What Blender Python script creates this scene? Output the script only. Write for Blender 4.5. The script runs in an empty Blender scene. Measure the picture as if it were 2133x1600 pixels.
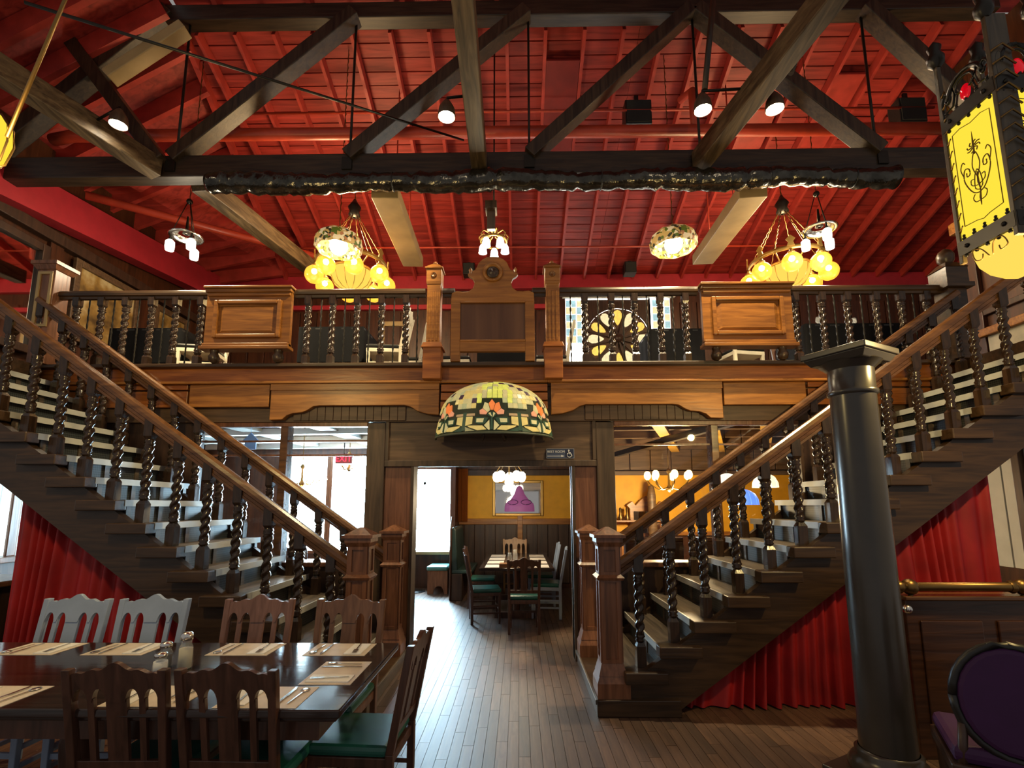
import bpy, math, random
from math import sin, cos, pi, radians, sqrt, exp
from mathutils import Vector, Matrix
random.seed(7)
sc = bpy.context.scene
COL = sc.collection

# ------------------------------------------------------------------ camera, world, exposure
cam = bpy.data.cameras.new('camera'); camo = bpy.data.objects.new('camera', cam); COL.objects.link(camo)
camo.location = (0.26, 0, 1.6)
camo.rotation_euler = (radians(98.1236), radians(0.0945), radians(0.7985))
cam.sensor_width = 36; cam.lens = 36 * 1030 / 2133; cam.shift_y = 108 / 2133; cam.clip_end = 200; cam.clip_start = .05
sc.camera = camo
w = bpy.data.worlds.new('world'); sc.world = w; w.use_nodes = True
w.node_tree.nodes['Background'].inputs[0].default_value = (1, .95, .9, 1)
w.node_tree.nodes['Background'].inputs[1].default_value = .15
vs = sc.view_settings
vs.view_transform = 'Standard'; vs.look = 'None'; vs.gamma = 1; vs.use_curve_mapping = False
vs.exposure = .8
cy = sc.cycles
cy.use_denoising = True; cy.max_bounces = 5; cy.diffuse_bounces = 2; cy.glossy_bounces = 2
cy.transmission_bounces = 5; cy.transparent_max_bounces = 8; cy.sample_clamp_indirect = 4; cy.sample_clamp_direct = 0
cy.use_adaptive_sampling = True; cy.adaptive_threshold = .035
cy.caustics_reflective = False; cy.caustics_refractive = False

# ------------------------------------------------------------------ materials
def mat(name): 
    m = bpy.data.materials.new(name); m.use_nodes = True
    return m, m.node_tree.nodes, m.node_tree.links, m.node_tree.nodes['Principled BSDF']
def plain(name, c, rough=.5, metal=0, var=.12, scale=6, spec=.5, bump=0, emis=None, es=0, sheen=0):
    m, N, L, B = mat(name)
    tc = N.new('ShaderNodeTexCoord'); nz = N.new('ShaderNodeTexNoise'); nz.inputs['Scale'].default_value = scale; nz.inputs['Detail'].default_value = 4
    L.new(tc.outputs['Object'], nz.inputs['Vector'])
    rp = N.new('ShaderNodeValToRGB')
    rp.color_ramp.elements[0].position = .3; rp.color_ramp.elements[1].position = .7
    rp.color_ramp.elements[0].color = tuple(max(0, x * (1 - var)) for x in c) + (1,)
    rp.color_ramp.elements[1].color = tuple(min(1, x * (1 + var)) for x in c) + (1,)
    L.new(nz.outputs['Fac'], rp.inputs['Fac']); L.new(rp.outputs['Color'], B.inputs['Base Color'])
    B.inputs['Roughness'].default_value = rough; B.inputs['Metallic'].default_value = metal
    B.inputs['Specular IOR Level'].default_value = spec
    if sheen: B.inputs['Sheen Weight'].default_value = sheen; B.inputs['Sheen Tint'].default_value = tuple(min(1, x * 2) for x in c) + (1,)
    if bump:
        b = N.new('ShaderNodeBump'); b.inputs['Strength'].default_value = bump; b.inputs['Distance'].default_value = .02
        L.new(nz.outputs['Fac'], b.inputs['Height']); L.new(b.outputs['Normal'], B.inputs['Normal'])
    if emis: m.cycles.emission_sampling = 'NONE'; B.inputs['Emission Color'].default_value = tuple(emis) + (1,); B.inputs['Emission Strength'].default_value = es
    return m
def wood(name, a, b, rough=.4, axis='z', scale=1., rnd=0., bump=.15, spec=.5):
    m, N, L, B = mat(name)
    tc = N.new('ShaderNodeTexCoord'); mp = N.new('ShaderNodeMapping')
    s = {'x': (1.2, 14, 14), 'y': (14, 1.2, 14), 'z': (14, 14, 1.2)}[axis]
    mp.inputs['Scale'].default_value = tuple(q * scale for q in s)
    L.new(tc.outputs['Object'], mp.inputs['Vector'])
    nz = N.new('ShaderNodeTexNoise'); nz.inputs['Scale'].default_value = 1.6; nz.inputs['Detail'].default_value = 6; nz.inputs['Distortion'].default_value = .8
    L.new(mp.outputs['Vector'], nz.inputs['Vector'])
    rp = N.new('ShaderNodeValToRGB'); rp.color_ramp.elements[0].position = .32; rp.color_ramp.elements[1].position = .7
    rp.color_ramp.elements[0].color = tuple(a) + (1,); rp.color_ramp.elements[1].color = tuple(b) + (1,)
    L.new(nz.outputs['Fac'], rp.inputs['Fac'])
    out = rp.outputs['Color']
    if rnd:
        oi = N.new('ShaderNodeObjectInfo'); hs = N.new('ShaderNodeHueSaturation')
        mr = N.new('ShaderNodeMapRange'); mr.inputs['To Min'].default_value = 1 - rnd; mr.inputs['To Max'].default_value = 1 + rnd
        L.new(oi.outputs['Random'], mr.inputs['Value']); L.new(mr.outputs['Result'], hs.inputs['Value']); L.new(out, hs.inputs['Color']); out = hs.outputs['Color']
    L.new(out, B.inputs['Base Color']); B.inputs['Roughness'].default_value = rough; B.inputs['Specular IOR Level'].default_value = spec
    if bump:
        bm = N.new('ShaderNodeBump'); bm.inputs['Strength'].default_value = bump; bm.inputs['Distance'].default_value = .01
        L.new(nz.outputs['Fac'], bm.inputs['Height']); L.new(bm.outputs['Normal'], B.inputs['Normal'])
    return m
def glow(name, c, s):
    m, N, L, B = mat(name)
    N.remove(B); e = N.new('ShaderNodeEmission'); e.inputs[0].default_value = tuple(c) + (1,); e.inputs[1].default_value = s
    L.new(e.outputs[0], N['Material Output'].inputs[0]); return m
def glassy(name, c, rough=.1, alpha=.3):
    m, N, L, B = mat(name)
    B.inputs['Base Color'].default_value = tuple(c) + (1,); B.inputs['Roughness'].default_value = rough; B.inputs['Alpha'].default_value = alpha
    return m
def stained(name, c, s=.25):
    m = plain(name, c, .25, var=.22, scale=14, emis=c, es=s); return m
M = {}
M['beam'] = wood('beam_wood', (.012, .007, .004), (.045, .026, .014), .45, 'x', 1)
M['beamy'] = wood('beam_wood_long', (.035, .02, .008), (.15, .10, .05), .5, 'y', 1)
M['beamz'] = wood('beam_wood_up', (.014, .008, .004), (.055, .033, .018), .45, 'z', 1)
M['stair'] = wood('stair_wood', (.026, .013, .006), (.07, .036, .016), .35, 'x', 1)
M['tread'] = wood('tread_wood', (.04, .03, .023), (.12, .09, .065), .45, 'y', 1, bump=.3)
M['twist'] = wood('twist_wood', (.016, .009, .006), (.045, .024, .014), .2, 'z', 1)
M['rail'] = wood('rail_wood', (.062, .025, .009), (.16, .07, .026), .25, 'x', .6)
M['newel'] = wood('newel_wood', (.12, .045, .02), (.27, .11, .055), .35, 'z', 1)
M['fascia'] = wood('fascia_wood', (.20, .055, .011), (.42, .14, .03), .32, 'x', 1)
M['carved'] = wood('carved_wood', (.20, .072, .014), (.42, .17, .035), .35, 'x', 1)
M['panel'] = wood('panel_wood', (.12, .042, .008), (.27, .105, .02), .28, 'x', 1)
M['header'] = wood('header_wood', (.075, .042, .022), (.17, .098, .052), .5, 'x', .8)
M['dpost'] = wood('dark_post_wood', (.045, .026, .015), (.11, .066, .038), .5, 'z', .8)
M['red'] = wood('red_board_paint', (.22, .016, .012), (.45, .045, .033), .55, 'x', .7, rnd=.18)
M['redr'] = plain('red_rafter_paint', (.42, .042, .03), .5, var=.2)
M['redd'] = plain('deep_red_paint', (.44, .022, .035), .55, var=.1)
M['pipe'] = plain('red_pipe_paint', (.42, .045, .02), .4, var=.15)
M['wrap'] = plain('black_foil_wrap', (.07, .065, .055), .2, .85, var=.5, scale=9, bump=1, spec=.9)
M['tan'] = plain('tan_duct_paint', (.42, .30, .14), .5, var=.15, scale=3)
M['black'] = plain('black_paint', (.012, .012, .012), .4)
M['iron'] = plain('wrought_iron', (.025, .022, .018), .35, .6)
M['brass'] = plain('aged_brass', (.22, .13, .045), .35, .9)
M['chrome'] = plain('polished_metal', (.75, .72, .68), .2, 1, var=.05)
M['col'] = plain('column_paint', (.048, .041, .034), .26, var=.1, spec=.6)
M['curt'] = plain('red_velvet', (.36, .010, .013), .6, var=.3, scale=3, sheen=.1)
M['floor'] = wood('floor_board', (.06, .03, .018), (.13, .068, .04), .50, 'y', 1.4, rnd=.3, bump=.1, spec=.85)
M['joint'] = plain('floor_joint', (.02, .013, .01), .6)
M['yellow'] = plain('yellow_wall_paint', (.78, .38, .015), .6, var=.08)
M['wall'] = wood('wall_panel_wood', (.035, .011, .005), (.095, .03, .011), .4, 'z', .8)
M['walld'] = wood('wall_panel_dark', (.03, .014, .009), (.07, .034, .02), .45, 'z', .8)
M['white'] = plain('white_paint', (.75, .75, .72), .5, var=.05)
M['pale'] = plain('pale_lit_grey', (.34, .42, .58), .35, var=.1)  # cool light on the chairs is put into this colour
M['chair'] = wood('chair_wood', (.05, .022, .014), (.12, .052, .032), .3, 'z', 1)
M['chairm'] = wood('chair_wood_mid', (.13, .06, .035), (.25, .12, .07), .35, 'z', 1)
M['green'] = plain('green_vinyl', (.02, .13, .10), .3, var=.15)
M['table'] = wood('table_top_wood', (.022, .013, .011), (.05, .028, .022), .1, 'x', 1, bump=.03)
M['paper'] = plain('paper_mat', (.72, .63, .53), .7, var=.1, scale=12)
M['napkin'] = plain('paper_napkin', (.92, .92, .9), .8, var=.03)
M['purple'] = plain('purple_velvet', (.04, .006, .06), .7, sheen=.5)
M['day'] = glow('daylight_pane', (.55, .82, 1), 46)
M['dayw'] = glow('daylight_pane_warm', (1, .97, .88), 9)
M['bulb'] = glow('lamp_bulb', (1, .86, .62), 45)
M['bulbs'] = glow('lamp_bulb_soft', (1, .88, .66), 9)
M['frost'] = glow('frosted_shade', (1, .93, .75), 2.6)
M['amber'] = plain('amber_globe', (1, .50, .06), .08, var=.1, emis=(1, .48, .05), es=.42); M['amber'].node_tree.nodes['Principled BSDF'].inputs['Alpha'].default_value = .55
M['amberp'] = glow('amber_panel', (1, .73, .05), .62)
M['amberb'] = glow('amber_bowl', (1, .68, .10), .62)
M['gold'] = plain('gilded', (.45, .28, .08), .35, .6)
for _k in ('amber', 'amberp', 'amberb', 'frost', 'bulb', 'bulbs'): M[_k].cycles.emission_sampling = 'NONE'
M['silver'] = plain('mirror_glass', (.85, .85, .85), .03, 1, var=0)

# ------------------------------------------------------------------ mesh helpers
class MB:
    def __init__(s): s.v = []; s.f = []; s.sm = set()
    def add(s, v, f, smooth=False):
        o = len(s.v); s.v += [tuple(p) for p in v]
        for q in f:
            if smooth: s.sm.add(len(s.f))
            s.f.append(tuple(i + o for i in q))
        return s
    def box(s, x0, x1, y0, y1, z0, z1):
        return s.add([(x0, y0, z0), (x1, y0, z0), (x1, y1, z0), (x0, y1, z0), (x0, y0, z1), (x1, y0, z1), (x1, y1, z1), (x0, y1, z1)],
                     [(3, 2, 1, 0), (4, 5, 6, 7), (0, 1, 5, 4), (1, 2, 6, 5), (2, 3, 7, 6), (3, 0, 4, 7)])
    def cb(s, c, d): return s.box(c[0] - d[0] / 2, c[0] + d[0] / 2, c[1] - d[1] / 2, c[1] + d[1] / 2, c[2] - d[2] / 2, c[2] + d[2] / 2)
    def frust(s, c, w0, w1, z0, z1):
        x, y = c; a = w0 / 2; b = w1 / 2
        return s.add([(x - a, y - a, z0), (x + a, y - a, z0), (x + a, y + a, z0), (x - a, y + a, z0), (x - b, y - b, z1), (x + b, y - b, z1), (x + b, y + b, z1), (x - b, y + b, z1)],
                     [(3, 2, 1, 0), (4, 5, 6, 7), (0, 1, 5, 4), (1, 2, 6, 5), (2, 3, 7, 6), (3, 0, 4, 7)])
    def sweep(s, prof, p, q, up=(0, 0, 1)):
        p = Vector(p); q = Vector(q); d = (q - p).normalized(); r = d.cross(Vector(up)).normalized(); u = r.cross(d)
        n = len(prof)
        v = [p + r * a + u * b for a, b in prof] + [q + r * a + u * b for a, b in prof]
        return s.add(v, [(i, (i + 1) % n, n + (i + 1) % n, n + i) for i in range(n)] + [tuple(range(n))[::-1], tuple(range(n, 2 * n))])
    def bar(s, p, q, w, h, up=(0, 0, 1)):
        return s.sweep([(-w / 2, -h / 2), (w / 2, -h / 2), (w / 2, h / 2), (-w / 2, h / 2)], p, q, up)
    def tube(s, pts, r, n=8, caps=True):
        pts = [Vector(p) for p in pts]; v = []; f = []
        rr = r if isinstance(r, (list, tuple)) else [r] * len(pts)
        d0 = (pts[1] - pts[0]).normalized(); ref = Vector((0, 0, 1)) if abs(d0.z) < .9 else Vector((1, 0, 0))
        for i, p in enumerate(pts):
            d = (pts[min(i + 1, len(pts) - 1)] - pts[max(i - 1, 0)]).normalized()
            a = d.cross(ref); 
            if a.length < 1e-4: a = d.orthogonal()
            a.normalize(); b = d.cross(a); ref = -a.cross(d) if False else ref
            for k in range(n):
                t = 2 * pi * k / n; v.append(p + (a * cos(t) + b * sin(t)) * rr[i])
        for i in range(len(pts) - 1):
            for k in range(n): f.append((i * n + k, i * n + (k + 1) % n, (i + 1) * n + (k + 1) % n, (i + 1) * n + k))
        s.add(v, f, True)
        if caps: 
            o = len(s.v) - len(v)
            s.f.append(tuple(o + k for k in range(n))[::-1]); s.f.append(tuple(o + (len(pts) - 1) * n + k for k in range(n)))
        return s
    def lathe(s, prof, n=16, c=(0, 0, 0), smooth=True, a0=0, a1=2 * pi):
        full = abs(a1 - a0 - 2 * pi) < 1e-6; m = n if full else n + 1
        v = [(c[0] + r * cos(a0 + (a1 - a0) * k / n), c[1] + r * sin(a0 + (a1 - a0) * k / n), c[2] + z) for r, z in prof for k in range(m)]
        f = [(i * m + k, i * m + (k + 1) % m, (i + 1) * m + (k + 1) % m, (i + 1) * m + k) for i in range(len(prof) - 1) for k in range(n)]
        return s.add(v, f, smooth)
    def ball(s, c, r, n=14, m=8, sz=1):
        return s.lathe([(max(1e-4, r * sin(pi * i / m)), -r * sz * cos(pi * i / m)) for i in range(m + 1)], n, c)
    def prism(s, poly, d0, d1, plane='xz'):
        n = len(poly)
        P = {'xz': lambda a, b, d: (a, d, b), 'yz': lambda a, b, d: (d, a, b), 'xy': lambda a, b, d: (a, b, d)}[plane]
        v = [P(a, b, d0) for a, b in poly] + [P(a, b, d1) for a, b in poly]
        return s.add(v, [tuple(range(n)), tuple(range(n, 2 * n))[::-1]] + [(i, n + i, n + (i + 1) % n, (i + 1) % n) for i in range(n)])
    def frame(s, x0, x1, z0, z1, b, y0, y1):
        s.box(x0, x0 + b, y0, y1, z0, z1); s.box(x1 - b, x1, y0, y1, z0, z1)
        s.box(x0 + b, x1 - b, y0, y1, z0, z0 + b); return s.box(x0 + b, x1 - b, y0, y1, z1 - b, z1)
    def twist(s, z0, z1, r, turns=4, n=12, rows=44, lob=.32):
        v = []; f = []
        for i in range(rows + 1):
            t = i / rows; z = z0 + (z1 - z0) * t; e = min(1, t * 8, (1 - t) * 8)
            for k in range(n):
                a = 2 * pi * k / n; q = r * (1 - lob * .5 + lob * .5 * cos(2 * a - 2 * pi * turns * t) * (.3 + .7 * e))
                v.append((q * cos(a), q * sin(a), z))
        for i in range(rows):
            for k in range(n): f.append((i * n + k, i * n + (k + 1) % n, (i + 1) * n + (k + 1) % n, (i + 1) * n + k))
        return s.add(v, f, True)
    def xf(s, fn): s.v = [tuple(fn(*p)) for p in s.v]; return s
    def mesh(s, name):
        me = bpy.data.meshes.new(name); me.from_pydata(s.v, [], s.f); me.validate()
        if s.sm: 
            for i, p in enumerate(me.polygons): p.use_smooth = i in s.sm
        me.update(); return me
def smooth(pts, k=5):
    P_ = [Vector(p) for p in pts]; out = []
    for i in range(len(P_) - 1):
        a, b, c, d = P_[max(i - 1, 0)], P_[i], P_[i + 1], P_[min(i + 2, len(P_) - 1)]
        for j in range(k):
            t = j / k; out.append(.5 * (2 * b + (c - a) * t + (2 * a - 5 * b + 4 * c - d) * t * t + (3 * b - a - 3 * c + d) * t ** 3))
    return out + [P_[-1]]
def wloc(o):
    v = Vector((0, 0, 0))
    while o: v += o.location; o = o.parent
    return v
def build(mb, name, m, parent=None, bev=0):
    """one mesh object; coordinates are world, shifted to the parent's base"""
    if parent is not None:
        b = wloc(parent); mb.xf(lambda x, y, z: (x - b.x, y - b.y, z - b.z))
    me = mb.mesh(name); me.materials.append(M[m] if isinstance(m, str) else m)
    o = bpy.data.objects.new(name, me); COL.objects.link(o); o.parent = parent
    if bev:
        md = o.modifiers.new('bevel', 'BEVEL'); md.width = bev; md.segments = 2; md.limit_method = 'ANGLE'
    return o
def tag(o, label, cat, group=None):
    o['label'] = label; o['category'] = cat
    if group: o['group'] = group
    return o
def thing(name, label, cat, loc=(0, 0, 0), group=None):
    o = bpy.data.objects.new(name, None); COL.objects.link(o); o.location = loc; o.empty_display_size = .1
    return tag(o, label, cat, group)
def single(mb, name, m, label, cat, group=None, bev=0):
    """a thing of one mesh with its origin at its base"""
    xs = [p[0] for p in mb.v]; ys = [p[1] for p in mb.v]; zs = [p[2] for p in mb.v]
    b = ((min(xs) + max(xs)) / 2, (min(ys) + max(ys)) / 2, min(zs))
    mb.xf(lambda x, y, z: (x - b[0], y - b[1], z - b[2]))
    o = build(mb, name, m, None, bev); o.location = b
    return tag(o, label, cat, group)
def struct(mb, name, m, bev=0):
    o = build(mb, name, m, None, bev); o['kind'] = 'structure'; return o
def place(src, name, loc, parent=None, rot=None, scale=None):
    """another object that shares src's mesh"""
    o = src.copy(); o.name = name; COL.objects.link(o); o.parent = parent
    if parent is not None: o.location = Vector(loc) - wloc(parent)
    else: o.location = loc
    if rot: o.rotation_euler = rot
    if scale: o.scale = scale
    return o
def dup(root, loc, rot, label, group=None):
    r = root.copy(); COL.objects.link(r); r.location = loc; r.rotation_euler = rot; r['label'] = label
    if group: r['group'] = group
    for ch in root.children:
        c = ch.copy(); COL.objects.link(c); c.parent = r
        for g in ch.children:
            d = g.copy(); COL.objects.link(d); d.parent = c
    return r
def point(name, loc, e, c=(1, .8, .5), r=.08):
    l = bpy.data.lights.new(name, 'POINT'); l.energy = e; l.color = c; l.shadow_soft_size = r
    o = bpy.data.objects.new(name, l); COL.objects.link(o); o.location = loc; return o
def text_mesh(txt, size, name, m, parent, loc, rot=(pi / 2, 0, 0), ext=.001, align='LEFT'):
    cu = bpy.data.curves.new(name, 'FONT'); cu.body = txt; cu.size = size; cu.extrude = ext; cu.align_x = align
    t = bpy.data.objects.new('tmp', cu); COL.objects.link(t); bpy.context.view_layer.update()
    me = bpy.data.meshes.new_from_object(t.evaluated_get(bpy.context.evaluated_depsgraph_get()))
    bpy.data.objects.remove(t); me.materials.clear(); me.materials.append(M[m]); me.name = name
    o = bpy.data.objects.new(name, me); COL.objects.link(o); o.parent = parent
    o.location = Vector(loc) - (wloc(parent) if parent else Vector((0, 0, 0))); o.rotation_euler = rot; return o

# ================================================================== THE SETTING
XL, XR, YB, ZM = -6.3, 6.3, 10.1, 3.176      # side walls, back wall, mezzanine floor
# ---- ground floor: base plus single boards
fl = struct(MB().box(XL - .1, XR + .1, .3, YB + .1, -.12, -.014), 'floor', 'joint')
PW = .0762
bm_src = {}
def board_src(L):
    if L not in bm_src:
        me = MB().box(-PW / 2 + .0014, PW / 2 - .0014, 0, L - .003, -.014, 0).mesh('floor_board'); me.materials.append(M['floor']); bm_src[L] = me
    return bm_src[L]
rest = MB(); cand = []
ncol = int((XR - XL) / PW)
for i in range(ncol):
    x = XL + PW * (i + .5); y = .4 - random.random() * .9
    while y < YB:
        L = random.choice((.62, .86, 1.1)); y1 = y + L
        if y1 > .4:
            # in the open aisle and by the column the boards are seen one by one
            big = -1.0 < x < 1.0 and 2.35 < y1 and y < 8.6 or 1.0 <= x < 2.3 and 2.7 < y1 and y < 4.1
            cand.append((0 if big else 1, (y + L / 2) + abs(x) * .3, x, y, L))
        y = y1
cand.sort()
for k, (a, d, x, y, L) in enumerate(cand):
    if k < 300:
        o = bpy.data.objects.new('floor_board', board_src(L)); COL.objects.link(o); o.parent = fl; o.location = (x, y, 0)
    else: rest.box(x - PW / 2 + .0014, x + PW / 2 - .0014, max(y, .35), min(y + L - .003, YB), -.014, 0)
ro = build(rest, 'floor_boards', 'floor', fl); ro['kind'] = 'stuff'

# ---- mezzanine slab and the room ceiling below it
struct(MB().box(XL, 10.5, 5.38, YB, 2.93, 3.14), 'floor_mezzanine', 'walld')
struct(MB().box(XL, -5.13, 4.02, 5.38, 2.95, ZM), 'floor_landing_left', 'stair')
struct(MB().box(5.13, XR, 4.02, 5.38, 2.95, ZM), 'floor_landing_right', 'stair')

# ---- side walls
def side_wall(s, name):
    X = s * 6.3
    mb = MB(); a, b = (X, X + s * .15) if s > 0 else (X - .15, X)
    wy0, wy1, wz0, wz1 = (5.6, 7.2, .98, 2.3) if s < 0 else (5.2, 7.0, .85, 2.4)
    zt = 6.6 if s < 0 else 2.93
    mb.box(a, b, 4.9, wy0, 0, zt); mb.box(a, b, wy1, YB, 0, zt); mb.box(a, b, wy0, wy1, 0, wz0); mb.box(a, b, wy0, wy1, wz1, zt)
    if s > 0: mb.box(a, b, 4.9, 6.35, 2.93, 7.6)
    return struct(mb, name, 'wall')
wl = side_wall(-1, 'wall_left'); wr = side_wall(1, 'wall_right')
# pilasters and mouldings on the upper side walls
for s, par in ((-1, wl), (1, wr)):
    f = lambda y0, y1, z0, z1, d: MB().box(min(s * 6.3, s * (6.3 - d)), max(s * 6.3, s * (6.3 - d)), y0, y1, z0, z1)
    for y in ((5.45, 6.45, 8.1, 9.4) if s < 0 else (5.45, 6.27)): build(f(y - .1, y + .1, ZM, 5.3, .06), 'pilaster', 'wall', par, .008)
    build(f(5.0, YB if s < 0 else 6.42, 5.26, 5.42, .12), 'cornice', 'walld' if s < 0 else 'carved', par, .01)
    build(f(5.0, YB if s < 0 else 6.35, 4.02, 4.1, .05), 'dado_rail', 'walld', par, .01)
    # the painted red beam along the top of the wall
    if s > 0: continue
    mb = MB().prism([(5.0, 5.30), (9.95, 5.92), (9.95, 6.42), (5.0, 5.78)], s * 6.24 if s < 0 else 6.24, s * 6.0, 'yz')
    struct(mb, 'trim_1' if s < 0 else 'trim_2', 'redd')
# ---- lower side windows
def side_window(s, name, y0, y1, z0, z1, n):
    X = s * 6.3
    o = struct(MB().box(min(X + s * .13, X + s * .12), max(X + s * .13, X + s * .12), y0, y1, z0, z1), name, glow(name + '_sky', (.72, .92, .96), 1.6 if s < 0 else .9))
    st = (y1 - y0) / n
    for k in range(n + 1):
        y = y0 + st * k
        build(MB().box(min(X, X - s * .04), max(X, X - s * .04), y - .06, y + .06, z0, z1), 'window_post', 'newel', o, .01)
        if k < n:
            for yy in (y + .12, y + .2, y + st - .16): build(MB().box(min(X + s * .04, X), max(X + s * .04, X), yy - .018, yy + .018, z0, z1), 'sash_bar', 'white', o)
    build(MB().box(min(X, X - s * .16), max(X, X - s * .16), y0 - .1, y1 + .1, z0 - .07, z0), 'window_sill', 'newel', o, .01)
    build(MB().box(min(X, X - s * .05), max(X, X - s * .05), y0 - .1, y1 + .1, z1, z1 + .1), 'window_head', 'newel', o, .01)
    return o
side_window(-1, 'window_1', 5.6, 7.2, .98, 2.3, 4)
# right wall: tall pale painted boards between dark posts in the opening under the stair
rp = struct(MB().box(6.33, 6.36, 5.2, 7.0, .85, 2.4), 'window_2', 'black')
for k, (y0, y1) in enumerate(((5.22, 5.62), (5.72, 6.0), (6.03, 6.26), (6.28, 6.8))):
    build(MB().box(6.29, 6.33, y0, y1, .85, 2.4), 'panel_board', 'white', rp, .004)
for y in (5.67, 6.015): build(MB().box(6.22, 6.33, y - .05, y + .05, .5, 2.7), 'panel_post', 'wall', rp, .01)

# ---- back wall: ground floor with windows, mezzanine with the stained glass
bw = MB()
holesL = [(-4.55, -3.66, .72, 2.62), (-3.56, -2.68, .72, 2.62), (-1.98, -1.12, .72, 2.36), (5.9, 6.29, .9, 2.55)]
xs = [XL] + [v for h in holesL for v in h[:2]] + [XR]
for i in range(0, len(xs), 2): bw.box(xs[i], xs[i + 1], YB, YB + .15, 0, 2.93)
for a, b, z0, z1 in holesL: bw.box(a, b, YB, YB + .15, 0, z0); bw.box(a, b, YB, YB + .15, z1, 2.93)
bw.box(XL, 1.22, YB, YB + .15, 2.93, 6.6); bw.box(3.55, 10.5, YB, YB + .15, 2.93, 6.6); bw.box(1.22, 3.55, YB, YB + .15, 2.93, 3.9); bw.box(1.22, 3.55, YB, YB + .15, 6.12, 6.6)
wb = struct(bw, 'wall_back', 'wall')
for n, (a, b, z0, z1) in enumerate(holesL):
    o = struct(MB().box(a, b, YB + .1, YB + .12, z0, z1), 'window_%d' % (n + 3), 'day' if n < 3 else glow('side_daylight', (.8, .93, 1), 2.2))
    build(MB().frame(a - .05, b + .05, z0 - .05, z1 + .05, .06, YB - .03, YB + .06), 'window_frame', 'newel', o, .006)
    if n == 2: build(MB().box(a - .1, b + .1, YB - .16, YB, z0 - .06, z0), 'window_sill', 'tan', o, .006)
# yellow painted panels of the rear dining rooms
build(MB().box(-.86, 1.42, YB - .03, YB, 1.36, 2.22), 'yellow_panel', 'yellow', wb)
build(MB().box(2.05, 5.85, YB - .03, YB, 1.1, 2.22), 'yellow_panel', 'yellow', wb)
build(MB().box(-.95, 1.45, YB - .06, YB, 1.24, 1.36), 'chair_rail', 'carved', wb, .01)
build(MB().box(2.0, 5.85, YB - .06, YB, 1.02, 1.1), 'chair_rail', 'carved', wb, .01)
build(MB().box(-.9, 1.45, YB - .05, YB, 2.22, 2.34), 'picture_rail', 'walld', wb, .01)
build(MB().box(1.9, 5.9, YB - .07, YB, 2.22, 2.31), 'picture_rail', 'header', wb, .01)
for x in (.28,): build(MB().box(x - .05, x + .05, YB - .07, YB - .03, .2, 1.42), 'wainscot_stile', 'carved', wb, .006)
for k in range(11):
    x = -.84 + k * .21
    build(MB().box(x, x + .2, YB - .03, YB, .1, 1.24), 'wainscot_board', 'walld', wb, .005)
for k in range(9):
    x = 2.1 + k * .42
    build(MB().box(x, x + .4, YB - .05, YB, 2.33, 2.74), 'frieze_board', 'header', wb, .006)
# room dividers of the rear rooms on the ground floor
struct(MB().box(-1.06, -.96, 9.55, YB, 0, 2.93), 'wall_booth', 'wall')
pr = struct(MB().box(1.5, 1.6, 7.3, YB, 0, 2.93), 'wall_rear_right', 'wall')
struct(MB().box(-2.5, -2.4, 9.0, YB, 0, 2.93), 'wall_rear_left', 'wall')
# mezzanine back wall panelling, pink beam, stained glass
build(MB().box(XL, 10.5, YB - .12, YB, 6.2, 6.5), 'eaves_beam', 'redd', wb, .01)
for k in range(20):
    x = -6.2 + k * .36
    if x < .9: build(MB().box(x, x + .34, YB - .04, YB, ZM, 5.72 if k % 3 else 5.95), 'wall_board', 'wall', wb, .006)
for k in range(18):
    x = 3.7 + k * .36
    build(MB().box(x, x + .34, YB - .04, YB, ZM, 5.9), 'wall_board', 'wall', wb, .006)
build(MB().box(XL, 1.0, YB - .1, YB, 5.76, 5.86), 'cornice', 'redd', wb, .01)
build(MB().box(1.2, 3.6, YB - .08, YB, 6.0, 6.12), 'window_head', 'white', wb, .01)
build(MB().frame(-2.68, -2.05, ZM, 5.5, .1, YB - .08, YB), 'door_case', 'tan', wb, .01)
sw = struct(MB().box(1.22, 3.55, YB + .12, YB + .13, 3.9, 6.12), 'window_7', 'dayw')
G = {k: plain('leaded_glass_' + k, c, .2, var=.3, scale=20, emis=c, es=e) for k, c, e in (('cream', (.75, .68, .42), .5), ('yellow', (.85, .58, .12), .5), ('blue', (.30, .52, .62), .5), ('green', (.25, .42, .2), .4))}
for a, b in ((1.27, 1.62), (3.12, 3.5)):
    for r in range(8 if a > 2 else 6):
        for c in range(3):
            w_ = (b - a) / 3; x = a + c * w_; z = 5.98 - r * .16
            build(MB().box(x + .008, x + w_ - .008, YB + .02, YB + .04, z - .15, z), 'glass_pane', G[('blue', 'yellow', 'cream', 'green')[(r * 2 + c * 3 + (c == 1)) % 4]], sw)
rc = (2.38, 5.12)
shell = MB()
for a, b in ((1.66, 1.72), (3.04, 3.08)): shell.box(a, b, YB, YB + .08, 3.9, 6.05)
shell.box(1.22, 1.27, YB, YB + .08, 3.9, 6.05); shell.box(3.5, 3.55, YB, YB + .08, 3.9, 6.05)
build(shell, 'window_mullion', 'wall', sw, .006)
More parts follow.
